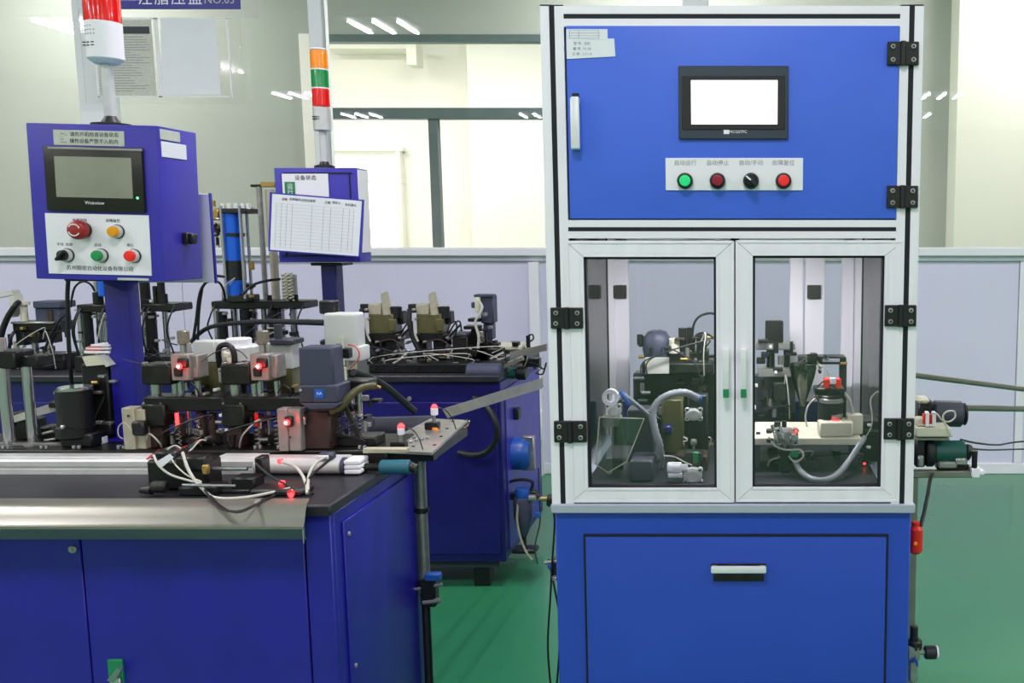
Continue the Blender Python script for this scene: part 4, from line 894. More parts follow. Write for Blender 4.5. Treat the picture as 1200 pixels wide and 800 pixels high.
# perforated steel plate on a leg with two beacons
ZP = .828; A = [(W(432, 527, depth_of(527, ZP)).x, depth_of(527, ZP)), (W(506, 530, depth_of(530, ZP)).x, depth_of(530, ZP)), (W(548, 492, depth_of(492, ZP)).x, depth_of(492, ZP)), (W(505, 490, depth_of(490, ZP)).x, depth_of(490, ZP)), (W(470, 508, depth_of(508, ZP)).x, depth_of(508, ZP))]
t = thing('outfeed_plate', 'perforated steel plate on a pipe leg carrying two small beacons', 'plate', (A[1][0], A[1][1], 0))
pl = MB().prism([(x, y, ZP) for x, y in A], (0, 0, -.006)).build('plate', 'steel', t, smooth=False)
k = MB()
for u, v in ((.30, .1), (.6, .06), (.9, .1), (.85, .35), (.8, .6), (.75, .85), (.45, .3), (.95, .9)):
    x = A[0][0] + (A[1][0] - A[0][0]) * u + (A[2][0] - A[1][0]) * v; y = A[0][1] + (A[2][1] - A[1][1]) * v + .012
    k.cyl((x, y, ZP - .001), (x, y, ZP + .0012), .0042, 10)
k.build('hole', 'seam_black', pl)
k = MB()
for u, v in ((.5, .16), (.56, .2), (.62, .24), (.68, .28), (.4, .14)):
    x = A[0][0] + (A[1][0] - A[0][0]) * u + (A[2][0] - A[1][0]) * v; y = A[0][1] + (A[2][1] - A[1][1]) * v + .01
    k.cyl((x, y, ZP), (x, y, ZP + .007), .0045, 10, bev=.001)
k.build('bolt', 'chrome', pl)
xq = A[1][0]; MB().box((A[0][0] + .01, A[1][1] + .02, ZP - .026), (xq - .004, A[1][1] + .05, ZP - .007), .002).box((xq - .03, A[1][1] + .05, ZP - .03), (xq - .012, A[2][1] - .05, ZP - .007), .002).build('under_frame', 'black_metal', t)
cable([(550, 493, 2.24), (548, 498, 2.24), (543, 502, 2.22)], .002, 'brass', 'brass pin at the far corner of the perforated plate', 6)
xl_ = W(495, 610, 2.08).x; MB().cyl((xl_, 2.08, W(495, 682, 2.08).z), (xl_, 2.08, ZP - .01), .0125, 16).build('leg_pipe', 'galvanised', t)
MB().cyl((xl_, 2.08, W(495, 600, 2.08).z), (xl_, 2.08, W(495, 594, 2.08).z), .0165, 16, bev=.002).cyl((xl_, 2.08, W(495, 688, 2.08).z), (xl_, 2.08, W(495, 678, 2.08).z), .0175, 16, bev=.002).cyl((xl_, 2.08, 0), (xl_, 2.08, W(495, 688, 2.08).z), .010, 12).build('clamp', 'black_metal', t)
t2 = thing('ball_valve', 'small ball valve with blue lever clamped low on the pipe leg', 'valve', (xl_ + .03, 2.05, .42))
MB().pbox(497, 673, 515, 681, 2.05, .02, .002).build('lever', 'switch_blue', t2); MB().cyl(W(488, 690, 2.06), W(518, 684, 2.06), .004, 10).cyl(W(496, 705, 2.06), W(516, 703, 2.06), .007, 12).build('fitting', 'steel', t2); MB().pbox(492, 680, 510, 712, 2.055, .03, .004).build('valve_body', 'black_metal', t2)
def beacon(px, ytop, ybot, Y, lab):
    p = W(px, ybot, Y); t = thing('indicator_beacon', lab, 'lamp', (p.x, Y, ZP)); s = Y / F
    MB().box((p.x - .022, Y - .008, ZP), (p.x + .012, Y + .012, ZP + .018), .002).build('clamp', 'black_metal', t)
    MB().cyl((p.x, Y, ZP), (p.x, Y, W(px, ytop + 9, Y).z), .0045, 12).build('stem', 'steel', t)
    MB().vcyl(px, ytop + 5, ytop + 13, Y, 8.5, 14, bev=.001).build('socket', 'plate_white', t)
    q = W(px, ytop + 5, Y); MB().lathe([(.0075, 0), (.0075, .004), (.004, .009), (0, .010)], Matrix.Translation(q), 16).build('lens', 'led_red', t)
    MB().ptube([(px + 3, ytop + 4, Y), (px + 14, ytop + 8, Y), (px + 22, ytop + 20, Y), (px + 27, ytop + 36, Y)], .0014, 6).build('wire', 'cable_black', t)
beacon(470, 496, 524, 1.97, 'small beacon with red light on the near end of the perforated plate')
beacon(509, 473, 500, 2.18, 'small beacon with red light on the far end of the perforated plate')
o = MB().pbox(506, 501, 513, 506, 2.17, .012, .002).build('sensor_nut', 'lens_orange'); tag(o, 'orange nut at the foot of the far beacon', 'nut')
# steel chute
P_ = [W(518, 479, 2.3), W(634, 443, 3.28), W(634, 455, 3.28), W(524, 489, 2.3)]
t = thing('steel_chute', 'long flat galvanised chute rising toward the tall cabinet', 'chute', tuple(P_[0]))
MB().prism(P_, (.004, .012, 0)).prism([P_[3], P_[2], P_[2] + Vector((0, .05, .004)), P_[3] + Vector((0, .05, .004))], (0, 0, -.002)).build('side_plate', 'galvanised', t)

# leftmost group
Yl = 1.99
t = thing('rod_stand', 'black bracket on two tall chrome rods at the near end of the bench', 'frame', (W(20, 520, Yl).x, Yl, ZF))
r_ = MB().vcyl(6, 396, 527, Yl, 12, 18, zb=ZF).vcyl(35, 424, 522, Yl + .02, 11, 18, zb=ZF); r_.build('rod', 'chrome', t)
MB().pbox(-60, 412, 17, 432, Yl - .012, .06, .003).pbox(14, 417, 44, 430, Yl + .005, .05, .003).build('bracket', 'black_metal', t)
MB().vcyl(4, 526, 532, Yl, 14, 12, bev=.002, zb=ZF).vcyl(36, 520, 527, Yl, 14, 12, zb=ZF).build('foot_collar', 'steel', t)
t = thing('feeder_motor', 'upright black cylindrical motor with chrome rim on the fixture plate', 'motor', (W(88, 515, 1.99).x, 1.99, ZF))
MB().vcyl(88, 455, 508, 1.99, 37, 30, bev=.003).build('barrel', 'black_plastic', t); MB().vcyl(88, 452.5, 457, 1.99, 35.5, 30, bev=.002).build('rim', 'chrome', t)
MB().vcyl(89, 497, 512, 1.99, 40, 30, bev=.004).pbox(70, 508, 108, 530, 1.97, .06, .004, zb=ZF).build('flange', 'black_metal', t)
MB().cyl(W(72, 500, 1.95), W(76, 500, 1.95), .004, 10).cyl(W(64, 460, 1.97), W(69, 461, 1.97), .004, 10).build('fitting', 'steel', t)
t = thing('junction_column', 'tall black column box standing behind the upright motor', 'column', (W(118, 500, 2.03).x, 2.03, ZF))
MB().pbox(98, 426, 129, 524, 2.035, .05, .004, zb=ZF).pbox(104, 496, 130, 510, 2.02, .05, .003).build('body', 'black_metal', t)
k = MB(); 
for x, y in ((131, 447), (113, 460), (115, 495), (126, 496), (118, 441)): k.pbox(x - 4, y - 1.6, x + 4, y + 1.6, 2.025, .012, .001)
k.build('connector', 'steel', t); MB().pbox(107, 512, 120, 525, 2.0, .02, .002, zb=ZF).build('white_block', 'plate_white', t)
clutter(t, 100, 440, 130, 520, 2.02, .02, 8, 5, .8, 2)
t = thing('swing_arm', 'pale flat arm reaching from a grey block to the upright motor', 'arm', (W(25, 500, 2.02).x, 2.04, ZF))
P_ = [W(15, 487, 2.04), W(68, 470, 2.04), W(71, 480, 2.04), W(16, 495, 2.04)]; 
for p in P_: p.y = 2.04
MB().prism(P_, (0, .03, 0)).build('arm', 'paper_grey', t)
MB().pbox(16, 492, 37, 522, 2.045, .05, .003, zb=ZF).pbox(10, 484, 16, 500, 2.04, .04, .003).pbox(56, 471, 72, 478, 2.03, .03, .002).build('block', 'dark_steel', t)
MB().pbox(46, 500, 66, 522, 2.03, .04, .004, zb=ZF).build('clamp', 'black_metal', t)
k = MB().cyl(W(50, 508, 2.02), W(62, 505, 2.02), .003, 8).cyl(W(52, 516, 2.02), W(64, 514, 2.02), .003, 8).vcyl(70, 464, 472, 2.03, 6, 10); k.build('pin', 'steel', t)
t = thing('valve_stack', 'white layered valve stack with red marks on top of the black column', 'valve', (W(115, 415, 2.02).x, 2.03, W(115, 427, 2.03).z))
for i, (x0, x1, y0, y1, mm) in enumerate(((106, 128, 403.5, 406, 'plate_white'), (100, 129, 407, 409.5, 'plate_white'), (98, 128, 411, 414, 'plate_white'), (102, 120, 405.8, 407.2, 'red_plastic'), (101, 118, 409.6, 411, 'red_plastic'))): MB().pbox(x0, y0, x1, y1, 2.03, .04, .0006).build('plate', mm, t)
P_ = [W(96, 418, 2.02), W(115, 417, 2.02), W(124, 427, 2.02), W(101, 429, 2.02)]
for p in P_: p.y = 2.02
MB().prism(P_, (0, .03, 0)).build('cover', 'ivory', t); MB().prism([W(116, 416, 2.015), W(120, 418, 2.015), W(129, 428, 2.015), W(124, 430, 2.015)], (0, .02, 0)).build('clip', 'paper_grey', t)

# ---- post and control box
def signal(px, yb, Y, cols, lab, wpx, y_pole, label=True):
    """tower lamp: pole, grey housing, coloured lenses"""
    t = thing('signal_tower', lab, 'lamp', (W(px, yb, Y).x, Y, W(px, yb, Y).z)); xx = px
    MB().lathe([(0, 0), (.030, 0), (.030, .004), (.014, .010), (.010, .022), (0, .022)], Matrix.Translation((W(px, yb, Y).x, Y, W(px, yb, Y).z)), 22).build('foot', 'black_plastic', t)
    return t
Yb = 1.90; FX0, FX1, FY0, FY1 = 40, 190, 143.5, 326
p00 = W(40, 235, Yb); 
xL, xR = W(37.5, 235, Yb).x, W(189.5, 235, Yb).x; zt2, zb2 = W(110, 143.5, Yb).z, W(110, 326.5, Yb).z; DB = .135
pst = thing('control_post', 'violet blue square steel post carrying the control box on the front bench', 'post', (W(146, 470, 1.98).x, 1.98, ZT1))
a_, b_ = W(128, 400, 2.04).x, W(156, 400, 2.04).x
MB().box((a_, 2.035, ZF), (b_, 2.075, zb2 - .008), .003, seg=2).build('column', 'violet_blue', pst); MB().box((a_ - .02, 1.945, zb2 - .0075), (b_ + .02, 2.095, zb2), .002).build('cap_plate', 'black_metal', pst); MB().box((a_ - .012, 2.02, ZF), (b_ + .012, 2.10, ZF + .008), .002).build('foot_plate', 'violet_blue', pst)
bx = thing('control_box', 'violet blue control box with grey touch screen, emergency stop and four small switches', 'control box', (xL, Yb, zb2))
MB().box((xL, Yb, zb2), (xR, Yb + DB, zt2), .003, seg=2).build('housing', 'box_blue', bx)
scr = MB().pbox(53, 170, 168, 246, Yb - .008, .008, .0018, seg=2).build('touch_screen', 'bezel_dark', bx)
MB().pbox(55, 171, 166, 174, Yb - .0095, .004, .0008).build('bezel_edge', 'steel', scr)
MB().pbox(65, 182, 155, 230, Yb - .009, .002, .0006).build('display', 'screen_off', scr); p = W(162, 229, Yb - .009); MB().cyl((p.x, p.y + .003, p.z), (p.x, p.y, p.z), .0022, 10).build('power_light', 'led_green', scr)
text('screen_lettering', 'Weinview', 112, 236, Yb - .0083, 5.5, 'plate_white', scr)
MB().pbox(62, 151, 145, 169, Yb - .0012, .0012, .0004).build('sticker', 'paper_grey', bx)['label'] = 'worn beige sticker with two lines of print'
stk = bx.children[-1]
text('lettering', '一、请先开机检查设备状态', 104, 156, Yb - .0014, 5.6, 'ink', bx, 1.0); text('lettering', '二、操作设备严禁手入机内', 104, 164, Yb - .0014, 5.6, 'ink', bx, 1.0)
pnl = MB().pbox(57, 249, 178, 320, Yb - .0025, .0022, .0005).build('switch_plate', 'plate_white', bx)
for s_, x, y, h_ in (('急停按钮', 95, 257, 4.2), ('故障复位', 134, 256.5, 4.2), ('手动  自动', 78, 285.5, 4.0), ('启动', 117, 285.5, 4.2), ('停止', 155, 285, 4.2), ('苏州精密自动化设备有限公司', 120, 313, 6.0)): text('lettering', s_, x, y, Yb - .0027, h_, 'ink', pnl)
def boxbutton(px, py, cap, nm, r=.0135):
    p = W(px, py, Yb - .0025); R = Matrix.Translation(p) @ Matrix.Rotation(math.pi / 2, 4, 'X')
    b = MB().lathe([(0, 0), (r * 1.08, 0), (r * 1.08, .003), (r, .004), (0, .004)], R, 24).build(nm, 'black_plastic', bx)
    MB().lathe([(0, .004), (r, .004), (r * .95, .011), (r * .8, .012), (0, .012)], R, 24).build('collar', 'alu_white', b)
    if cap == 'black_plastic':
        MB().lathe([(0, .012), (r * .82, .012), (r * .78, .018), (0, .018)], R, 24).box((-r * .25, -r, .015), (r * .25, r, .026), .002, M=R @ Matrix.Rotation(math.radians(-40), 4, 'Z')).build('selector_knob', cap, b)
    else: MB().lathe([(0, .012), (r * .82, .012), (r * .82, .017), (r * .7, .020), (0, .021)], R, 24).build('button_cap', cap, b)
    return b
boxbutton(140, 269, 'btn_yellow', 'push_button')['label'] = 'yellow push button'; boxbutton(82, 298, 'black_plastic', 'selector_switch')['label'] = 'black selector switch'
boxbutton(122, 297.5, 'btn_green_dull', 'push_button')['label'] = 'green push button'; boxbutton(160, 297, 'btn_red', 'push_button')['label'] = 'red push button'
p = W(101, 268, Yb - .0025); R = Matrix.Translation(p) @ Matrix.Rotation(math.pi / 2, 4, 'X')
es = MB().lathe([(0, 0), (.016, 0), (.016, .005), (.013, .008), (.013, .012)], R, 24).build('emergency_stop', 'black_plastic', bx)
MB().lathe([(0, .010), (.017, .010), (.0195, .013), (.0195, .022), (.017, .027), (.012, .0295), (0, .030)], R, 28).build('mushroom_cap', 'mushroom_red', es)
k = MB()
for j in range(2):
    for i in range(9):
        a0 = j * math.pi + .35 + i * .25; k.prism([R @ Vector((math.cos(q) * rr, math.sin(q) * rr, .0303)) for q, rr in ((a0, .0105), (a0 + .26, .0105), (a0 + .26, .0128), (a0, .0128))], (0, -.0004, 0))
k.build('arrow_ring', 'plate_white', es, smooth=False)
# side fittings and stickers
def sidebox(y0, y1, z0, z1, th, nm, m, par=bx): return MB().box((xR, y0, z0), (xR + th, y1, z1), min(.0006, th * .4)).build(nm, m, par)
def zs(py, Y): return W(200, py, Y).z
sidebox(Yb + .008, Yb + .075, zs(162, Yb + .05), zs(150, Yb + .05), .0012, 'sticker', 'paper_grey'); sidebox(Yb + .01, Yb + .095, zs(182, Yb + .05), zs(164, Yb + .05), .0012, 'sticker', 'paper')
MB().box((xR, Yb + .065, zs(283, Yb + .07)), (xR + .012, Yb + .092, zs(269, Yb + .07)), .002).box((xR + .01, Yb + .07, zs(282, Yb + .07)), (xR + .022, Yb + .088, zs(270, Yb + .07)), .003).build('side_switch', 'black_plastic', bx)
MB().box((xL + .17, Yb - .001, zb2 + .001), (xL + .235, Yb, zb2 + .006), .0003).build('paint_chip', 'paper_grey', bx)
bx.rotation_euler.y = math.radians(1.3); bx.location.x -= .006
# sheet board behind the box
Y2 = 2.08; o = thing('sheet_board', 'pale lavender board hanging behind the control box', 'board', (W(220, 330, Y2).x, Y2, W(220, 331, Y2).z))
MB().pbox(150, 227, 248, 331, Y2, .006, .001).build('board', 'wall_lavender', o); MB().pbox(247.5, 226, 249.5, 332, Y2 - .001, .008, .001).build('edge_strip', 'violet_blue', o); MB().pbox(150, 240, 175, 250, 2.034, .05, .001).build('bracket', 'box_blue', o)
# front signal lamp (red with grey housing)
Yz = 1.96; t = thing('signal_tower', 'tall signal lamp with red lens and white housing on the near control box', 'lamp', (W(130, 141, Yz).x, Yz, zt2))
x_ = W(130, 141, Yz).x; s_ = Yz / F
MB().lathe([(0, 0), (.037, 0), (.037, .004), (.018, .007), (.011, .020), (0, .020)], Matrix.Translation((x_, Yz, zt2)), 26).build('foot', 'black_plastic', t)
MB().cyl((x_, Yz, zt2 + .015), (x_, Yz, W(130, 72, Yz).z), .0112, 18).build('pole', 'alu_white', t)
zA, zB_, zC, zD = W(126, 73, Yz).z, W(126, 27, Yz).z, W(126, -40, Yz).z, W(126, -48, Yz).z
MB().lathe([(0, zA - .004), (.022, zA - .004), (.031, zA + .003), (.0335, zA + .006), (.0335, zB_), (0, zB_)], Matrix.Translation((x_, Yz, 0)), 30).build('housing', 'plate_white', t)
MB().lathe([(0, zB_), (.0335, zB_), (.0335, zC), (.030, zD), (0, zD)], Matrix.Translation((x_, Yz, 0)), 30).build('lens', 'lens_red', t)
k = MB()
for i in range(6): k.box((x_ - .026 + (i % 3) * .010, Yz - .0338 + abs(i % 3 - 2) * .002, zA + .028 + (i // 3) * .006), (x_ - .020 + (i % 3) * .010, Yz - .028, zA + .030 + (i // 3) * .006), 0)
k.build('speaker_slot', 'seam_black', t, smooth=False)
k = MB()
for i in range(14): a_1 = -math.pi / 2 - .75 + (i % 5) * .2; z_ = zA + .052 + (i // 5) * .008; k.cyl((x_ + .0333 * math.cos(a_1), Yz + .0333 * math.sin(a_1), z_), (x_ + .034 * math.cos(a_1), Yz + .034 * math.sin(a_1), z_), .0012, 6)
k.build('speaker_hole', 'ink', t, smooth=False)

# ================================================================== SECOND MACHINE BEHIND
NY0, NY1, NX = 3.23, 3.85, W(590, 560, 3.23).x
m2 = thing('rear_machine_bench', 'dark blue machine bench standing parallel behind the front one', 'workbench', (-2.2, NY0, 0))
zk = W(500, 658, NY0).z
MB().box((-4.6, NY0, zk), (NX, NY1, .775), .003).build('body', 'deep_blue', m2)
MB().box((-4.6, NY0 - .02, .775), (NX + .0, NY1 + .02, ZT1), .004).build('bench_top', 'table_black', m2)
for x in (-4.4, -3.2, -2.0, -1.0): MB().box((x, NY0 + .03, 0), (x + .06, NY0 + .09, zk), .003).build('foot', 'black_plastic', m2); 
MB().box((-4.5, NY0 + .02, zk - .03), (NX - .03, NY0 + .025, zk)).build('kick_plate', 'motor_grey', m2)
for x0, x1 in ((0, 240), (245, 400), (405, 585)):
    MB().box((W(x0, 560, NY0).x, NY0 - .006, zk + .03), (W(x1, 560, NY0).x, NY0 + .004, .70), .002).build('door', 'deep_blue', m2)
MB().box((NX, NY0 + .05, zk + .03), (NX + .004, NY1 - .04, .74), .001).build('side_panel', 'box_blue', m2)  # lighter blue than the body paints light reflecting on this end face
k = MB(); 
for x, y in ((420, 466), (480, 467)): p = W(x, y, NY0 - .006); k.cyl((p.x, p.y + .001, p.z), (p.x, p.y - .006, p.z), .008, 12, bev=.001)
k.pbox(420, 463, 432, 470, NY0 - .014, .01, .002).build('lock', 'steel', m2)
# isolator on the end face
Yi = 3.38; xe = NX + .004; zc_ = W(612, 531, Yi).z
t = thing('rotary_isolator', 'round blue and silver isolator on the end of the rear bench', 'switch', (xe, Yi, zc_))
R = Matrix.Translation((xe, Yi, zc_)) @ Matrix.Rotation(math.pi / 2, 4, 'Y')
MB().lathe([(0, 0), (.062, 0), (.062, .03), (.056, .05), (.046, .062), (0, .064)], R, 28).build('dial', 'switch_blue', t)
MB().box((xe + .03, Yi - .014, zc_ - .064), (xe + .078, Yi + .012, zc_ + .068), .004).build('grip', 'steel', t)
MB().box((xe, Yi + .0, W(610, 492, Yi).z), (xe + .02, Yi + .04, W(610, 479, Yi).z), .003).build('small_switch', 'black_plastic', t)
# air filter unit
Yf = 3.3; xf = W(613, 600, Yf).x
t = thing('air_filter', 'air filter regulator with blue cap and drooping tube beside the rear bench', 'filter', (xf, Yf, W(613, 640, Yf).z))
zz = lambda y: W(613, y, Yf).z
MB().lathe([(0, zz(572)), (.026, zz(572)), (.030, zz(576)), (.028, zz(582)), (0, zz(582))][::-1], Matrix.Translation((xf, Yf, 0)), 20).build('cap', 'switch_blue', t)
MB().lathe([(0, zz(627)), (.014, zz(627)), (.026, zz(617)), (.034, zz(605)), (.036, zz(586)), (.030, zz(582)), (0, zz(582))], Matrix.Translation((xf, Yf, 0)), 22).build('bowl', 'slate_plastic', t)
MB().cyl((xf, Yf, zz(640)), (xf, Yf, zz(627)), .010, 12).box((xf - .04, Yf - .03, zz(646)), (xf + .05, Yf + .03, zz(641)), .004).ptube([(620, 580, Yf), (626, 577, Yf), (631, 583, Yf)], .012, 10).box((NX, Yf + .0, zz(586)), (xf, Yf + .03, zz(578)), .002).build('bracket', 'black_plastic', t)
MB().cyl(W(628, 584, Yf), W(642, 585, Yf), .008, 10).cyl(W(620, 583, Yf - .03), W(628, 583, Yf - .03), .012, 12).build('fitting', 'steel', t)
MB().pbox(626, 601, 632, 607, Yf - .02, .02, .002).build('drain', 'switch_blue', t)
MB().ptube([(607, 590, Yf - .03), (606, 610, Yf - .04), (610, 630, Yf - .05), (617, 647, Yf - .06), (624, 656, Yf - .06)], .0045, 8).build('tube', 'tube_clear', t)
MB().ptube([(596, 580, Yf), (594, 568, Yf), (602, 563, Yf), (615, 562, Yf), (624, 565, Yf), (622, 575, Yf)], .006, 8).build('hose', 'cable_black', t)
cable([(631, 548, 3.4), (632, 580, 3.35), (633, 610, 3.3), (627, 640, 3.2), (630, 660, 3.1)], .0028, 'cable_black', 'thin black cable hanging between the rear bench and the tall cabinet')
cable([(646, 595, 1.86), (650, 610, 1.86), (647, 660, 1.86), (645, 700, 1.86), (642, 760, 1.86), (648, 830, 1.86)], .0022, 'cable_black', 'black air line running down along the edge of the blue base')
cable([(643, 655, 1.88), (650, 690, 1.85), (656, 725, 1.85), (655, 770, 1.85), (650, 830, 1.87)], .0022, 'cable_black', 'second black air line bowed against the edge of the blue base')
t = thing('air_fitting', 'silver and blue air fittings low at the edge of the blue base', 'fitting', (XL - .004, 1.87, W(650, 668, 1.87).z))
MB().cyl(W(638, 659, 1.87), W(654, 657, 1.87), .004, 10).cyl(W(651, 675, 1.86), W(651, 679, 1.86), .008, 14, bev=.001).build('fitting', 'steel', t); MB().pbox(641, 661, 648, 667, 1.865, .014, .002).build('collet', 'switch_blue', t); MB().pbox(647, 655, 655, 675, 1.868, .016, .002).build('manifold', 'black_plastic', t)
t = thing('air_coupling', 'black air coupling beside the lower corner of the glass door frame', 'fitting', (XL - .01, 1.86, W(645, 588, 1.86).z))
MB().cyl(W(642, 584, 1.86), W(654, 584, 1.86), .010, 14, bev=.002).pbox(640, 586, 648, 594, 1.855, .02, .003).build('coupling', 'black_plastic', t); MB().cyl(W(634, 584, 1.86), W(642, 584, 1.86), .004, 10).build('nipple', 'brass', t)

# rear control box with paper board
Y3 = 3.35
t = thing('rear_control_box', 'dark blue control box behind the tilted paper board on the rear bench', 'control box', (W(370, 300, Y3).x, Y3, W(370, 307, Y3).z))
k = MB().pbox(324, 196.5, 420, 307, Y3, .10, .004, seg=2).build('housing', 'box_blue', t)
xr_ = W(420, 250, Y3).x; MB().box((xr_, Y3 + .006, W(420, 296, Y3).z), (xr_ + .003, Y3 + .096, W(420, 198.5, Y3).z), .001).build('side_plate', 'side_glare', t)  # added white sheet painting window glare on the box's side face
MB().pbox(332, 202, 412, 203.2, Y3 - .003, .003, 0).pbox(411, 203, 412.2, 300, Y3 - .003, .003, 0).pbox(332, 203, 333.2, 300, Y3 - .003, .003, 0).pbox(330, 299, 413, 300.4, Y3 - .003, .003, 0).build('door_line', 'seam_black', t, smooth=False)
sg = MB().pbox(331, 203.5, 385, 240, Y3 - .0045, .003, .0004).build('status_sign', 'plate_white', t); sg['label'] = 'white status sign with a green tab'
MB().pbox(334, 213, 346, 240, Y3 - .006, .002, .0003).build('green_tab', 'sign_green', sg); text('lettering', '设备状态', 358, 208.5, Y3 - .005, 6, 'ink_black', sg, 1.0, spacing=1.12)
text('lettering', '运\n行', 340, 222, Y3 - .0064, 7, 'plate_white', sg)
P2 = thing('rear_post', 'dark blue square post under the rear control box', 'post', (W(387, 380, 3.42).x, 3.42, ZT1))
MB().box((W(377, 340, 3.42).x, 3.42, ZT1), (W(395, 340, 3.42).x, 3.48, W(387, 309.5, 3.42).z), .003).build('column', 'deep_blue', P2); MB().box((W(367, 310, 3.42).x, 3.40, W(387, 311, 3.42).z), (W(403, 310, 3.42).x, 3.50, W(387, 307.5, 3.42).z), .001).build('cap_plate', 'black_metal', P2)
t = thing('paper_board', 'slightly tilted blue edged board holding a printed table sheet', 'board', tuple(W(370, 265, Y3 - .05)))
q = lambda x, y, Y: (lambda v: Vector((v.x, Y, v.z)))(W(x, y, Y))
Y4 = Y3 - .05
MB().prism([q(316, 225, Y4), q(426, 234, Y4), q(423, 301.5, Y4), q(314.5, 294, Y4)], (0, .008, 0)).build('board', 'box_blue', t)
MB().prism([q(319, 227, Y4 - .001), q(424, 235.5, Y4 - .001), q(420, 300, Y4 - .001), q(316.5, 292.5, Y4 - .001)], (0, .001, 0)).build('sheet', 'paper', t, smooth=False)
k = MB()
def lerp2(u, v): a = (319 + 105 * u, 227 + 8.5 * u); b = (316.5 + 103.5 * u, 292.5 + 7.5 * u); return (a[0] + (b[0] - a[0]) * v, a[1] + (b[1] - a[1]) * v)
def ln(u0, v0, u1, v1, w_=.25):
    a, b = lerp2(u0, v0), lerp2(u1, v1); dx, dy = (w_, 0) if abs(u1 - u0) < .01 else (0, w_)
    k.prism([q(a[0] - dx, a[1] - dy, Y4 - .0014), q(b[0] - dx, b[1] - dy, Y4 - .0014), q(b[0] + dx, b[1] + dy, Y4 - .0014), q(a[0] + dx, a[1] + dy, Y4 - .0014)], (0, .0004, 0))
for u in (.05, .11, .17, .23, .45, .58, .66, .8, .87, .92): ln(u, .16, u, .94, .12)
for v in [.16 + i * .06 for i in range(14)]: ln(.05, v, .92, v, .07)
k.build('printed_table', 'ink_light', t, smooth=False); MB().box(tuple(q(360, 250, Y4 + .008)), tuple(q(380, 262, Y4 + .008) + Vector((0, .041, 0)))).build('clip_mount', 'box_blue', t)
for s_, u, v in (('设备', .14, .08), ('名称编号点检记录表', .34, .07), ('日期', .62, .08), ('责任人', .72, .07), ('年月确认', .88, .09)): x, y = lerp2(u, v); text('lettering', s_, x, y, Y4 - .0016, 3.4, 'ink', t, roll=-.08)
# rear tower lamp
Yz = 3.46; xc = 378; t = thing('signal_tower', 'slim signal lamp with orange, green and red lenses on the rear control box', 'lamp', (W(379, 196, Yz).x, Yz, W(379, 197, Yz).z))
x_ = W(378, 150, Yz).x; zq = lambda y: W(378, y, Yz).z
MB().lathe([(0, 0), (.036, 0), (.036, .008), (.018, .014), (.014, .024), (0, .024)], Matrix.Translation((x_, Yz, zq(197))), 22).build('foot', 'black_plastic', t)
MB().cyl((x_, Yz, zq(193)), (x_, Yz, zq(152)), .0135, 16).build('pole', 'alu_white', t)
MB().cyl((x_, Yz, zq(153.5)), (x_, Yz, zq(126)), .031, 26, bev=.003).build('housing', 'alu_white', t)
for y0, y1, mm, nm in ((104.5, 125, 'lens_red', 'red'), (82.5, 103, 'lens_green', 'green'), (60, 81, 'lens_orange', 'orange')): MB().cyl((x_, Yz, zq(y1)), (x_, Yz, zq(y0)), .0305, 26, bev=.001).build('lens', mm, t)['label'] = nm + ' lens'
MB().cyl((x_, Yz, zq(104.5)), (x_, Yz, zq(103)), .0295, 26).cyl((x_, Yz, zq(82.5)), (x_, Yz, zq(81)), .0295, 26).cyl((x_, Yz, zq(60)), (x_, Yz, zq(57)), .031, 26, bev=.004).build('spacer', 'plate_white', t)
k = MB()
for i in range(8): k.box((x_ - .022 + (i % 4) * .007, Yz - .0318, zq(141) + (i // 4) * .008), (x_ - .018 + (i % 4) * .007, Yz - .026, zq(141) + .004 + (i // 4) * .008), 0)
k.build('speaker_slot', 'seam_black', t, smooth=False)

o = thing('machine_bed', 'long black machine bed under the two dosing stations on the rear bench', 'machine bed', (W(500, 440, 3.27).x, 3.27, ZT1))
MB().pbox(432, 426, 588, 440, 3.27, .09, .004, zb=ZT1).build('bed_block', 'black_metal', o)
MB().cyl(W(548, 436, 3.25), W(588, 436, 3.25), .034, 20, bev=.006).build('side_motor', 'slate_plastic', o)
for x in (440, 462, 490, 518, 535): MB().cyl((W(x, 433, 3.27).x, 3.271, W(x, 432, 3.27).z), (W(x, 433, 3.27).x, 3.262, W(x, 432, 3.27).z), .005, 10).build('bolt', 'dark_steel', o)
clutter(o, 432, 412, 588, 428, 3.28, .06, 26, 55, .8, 5)
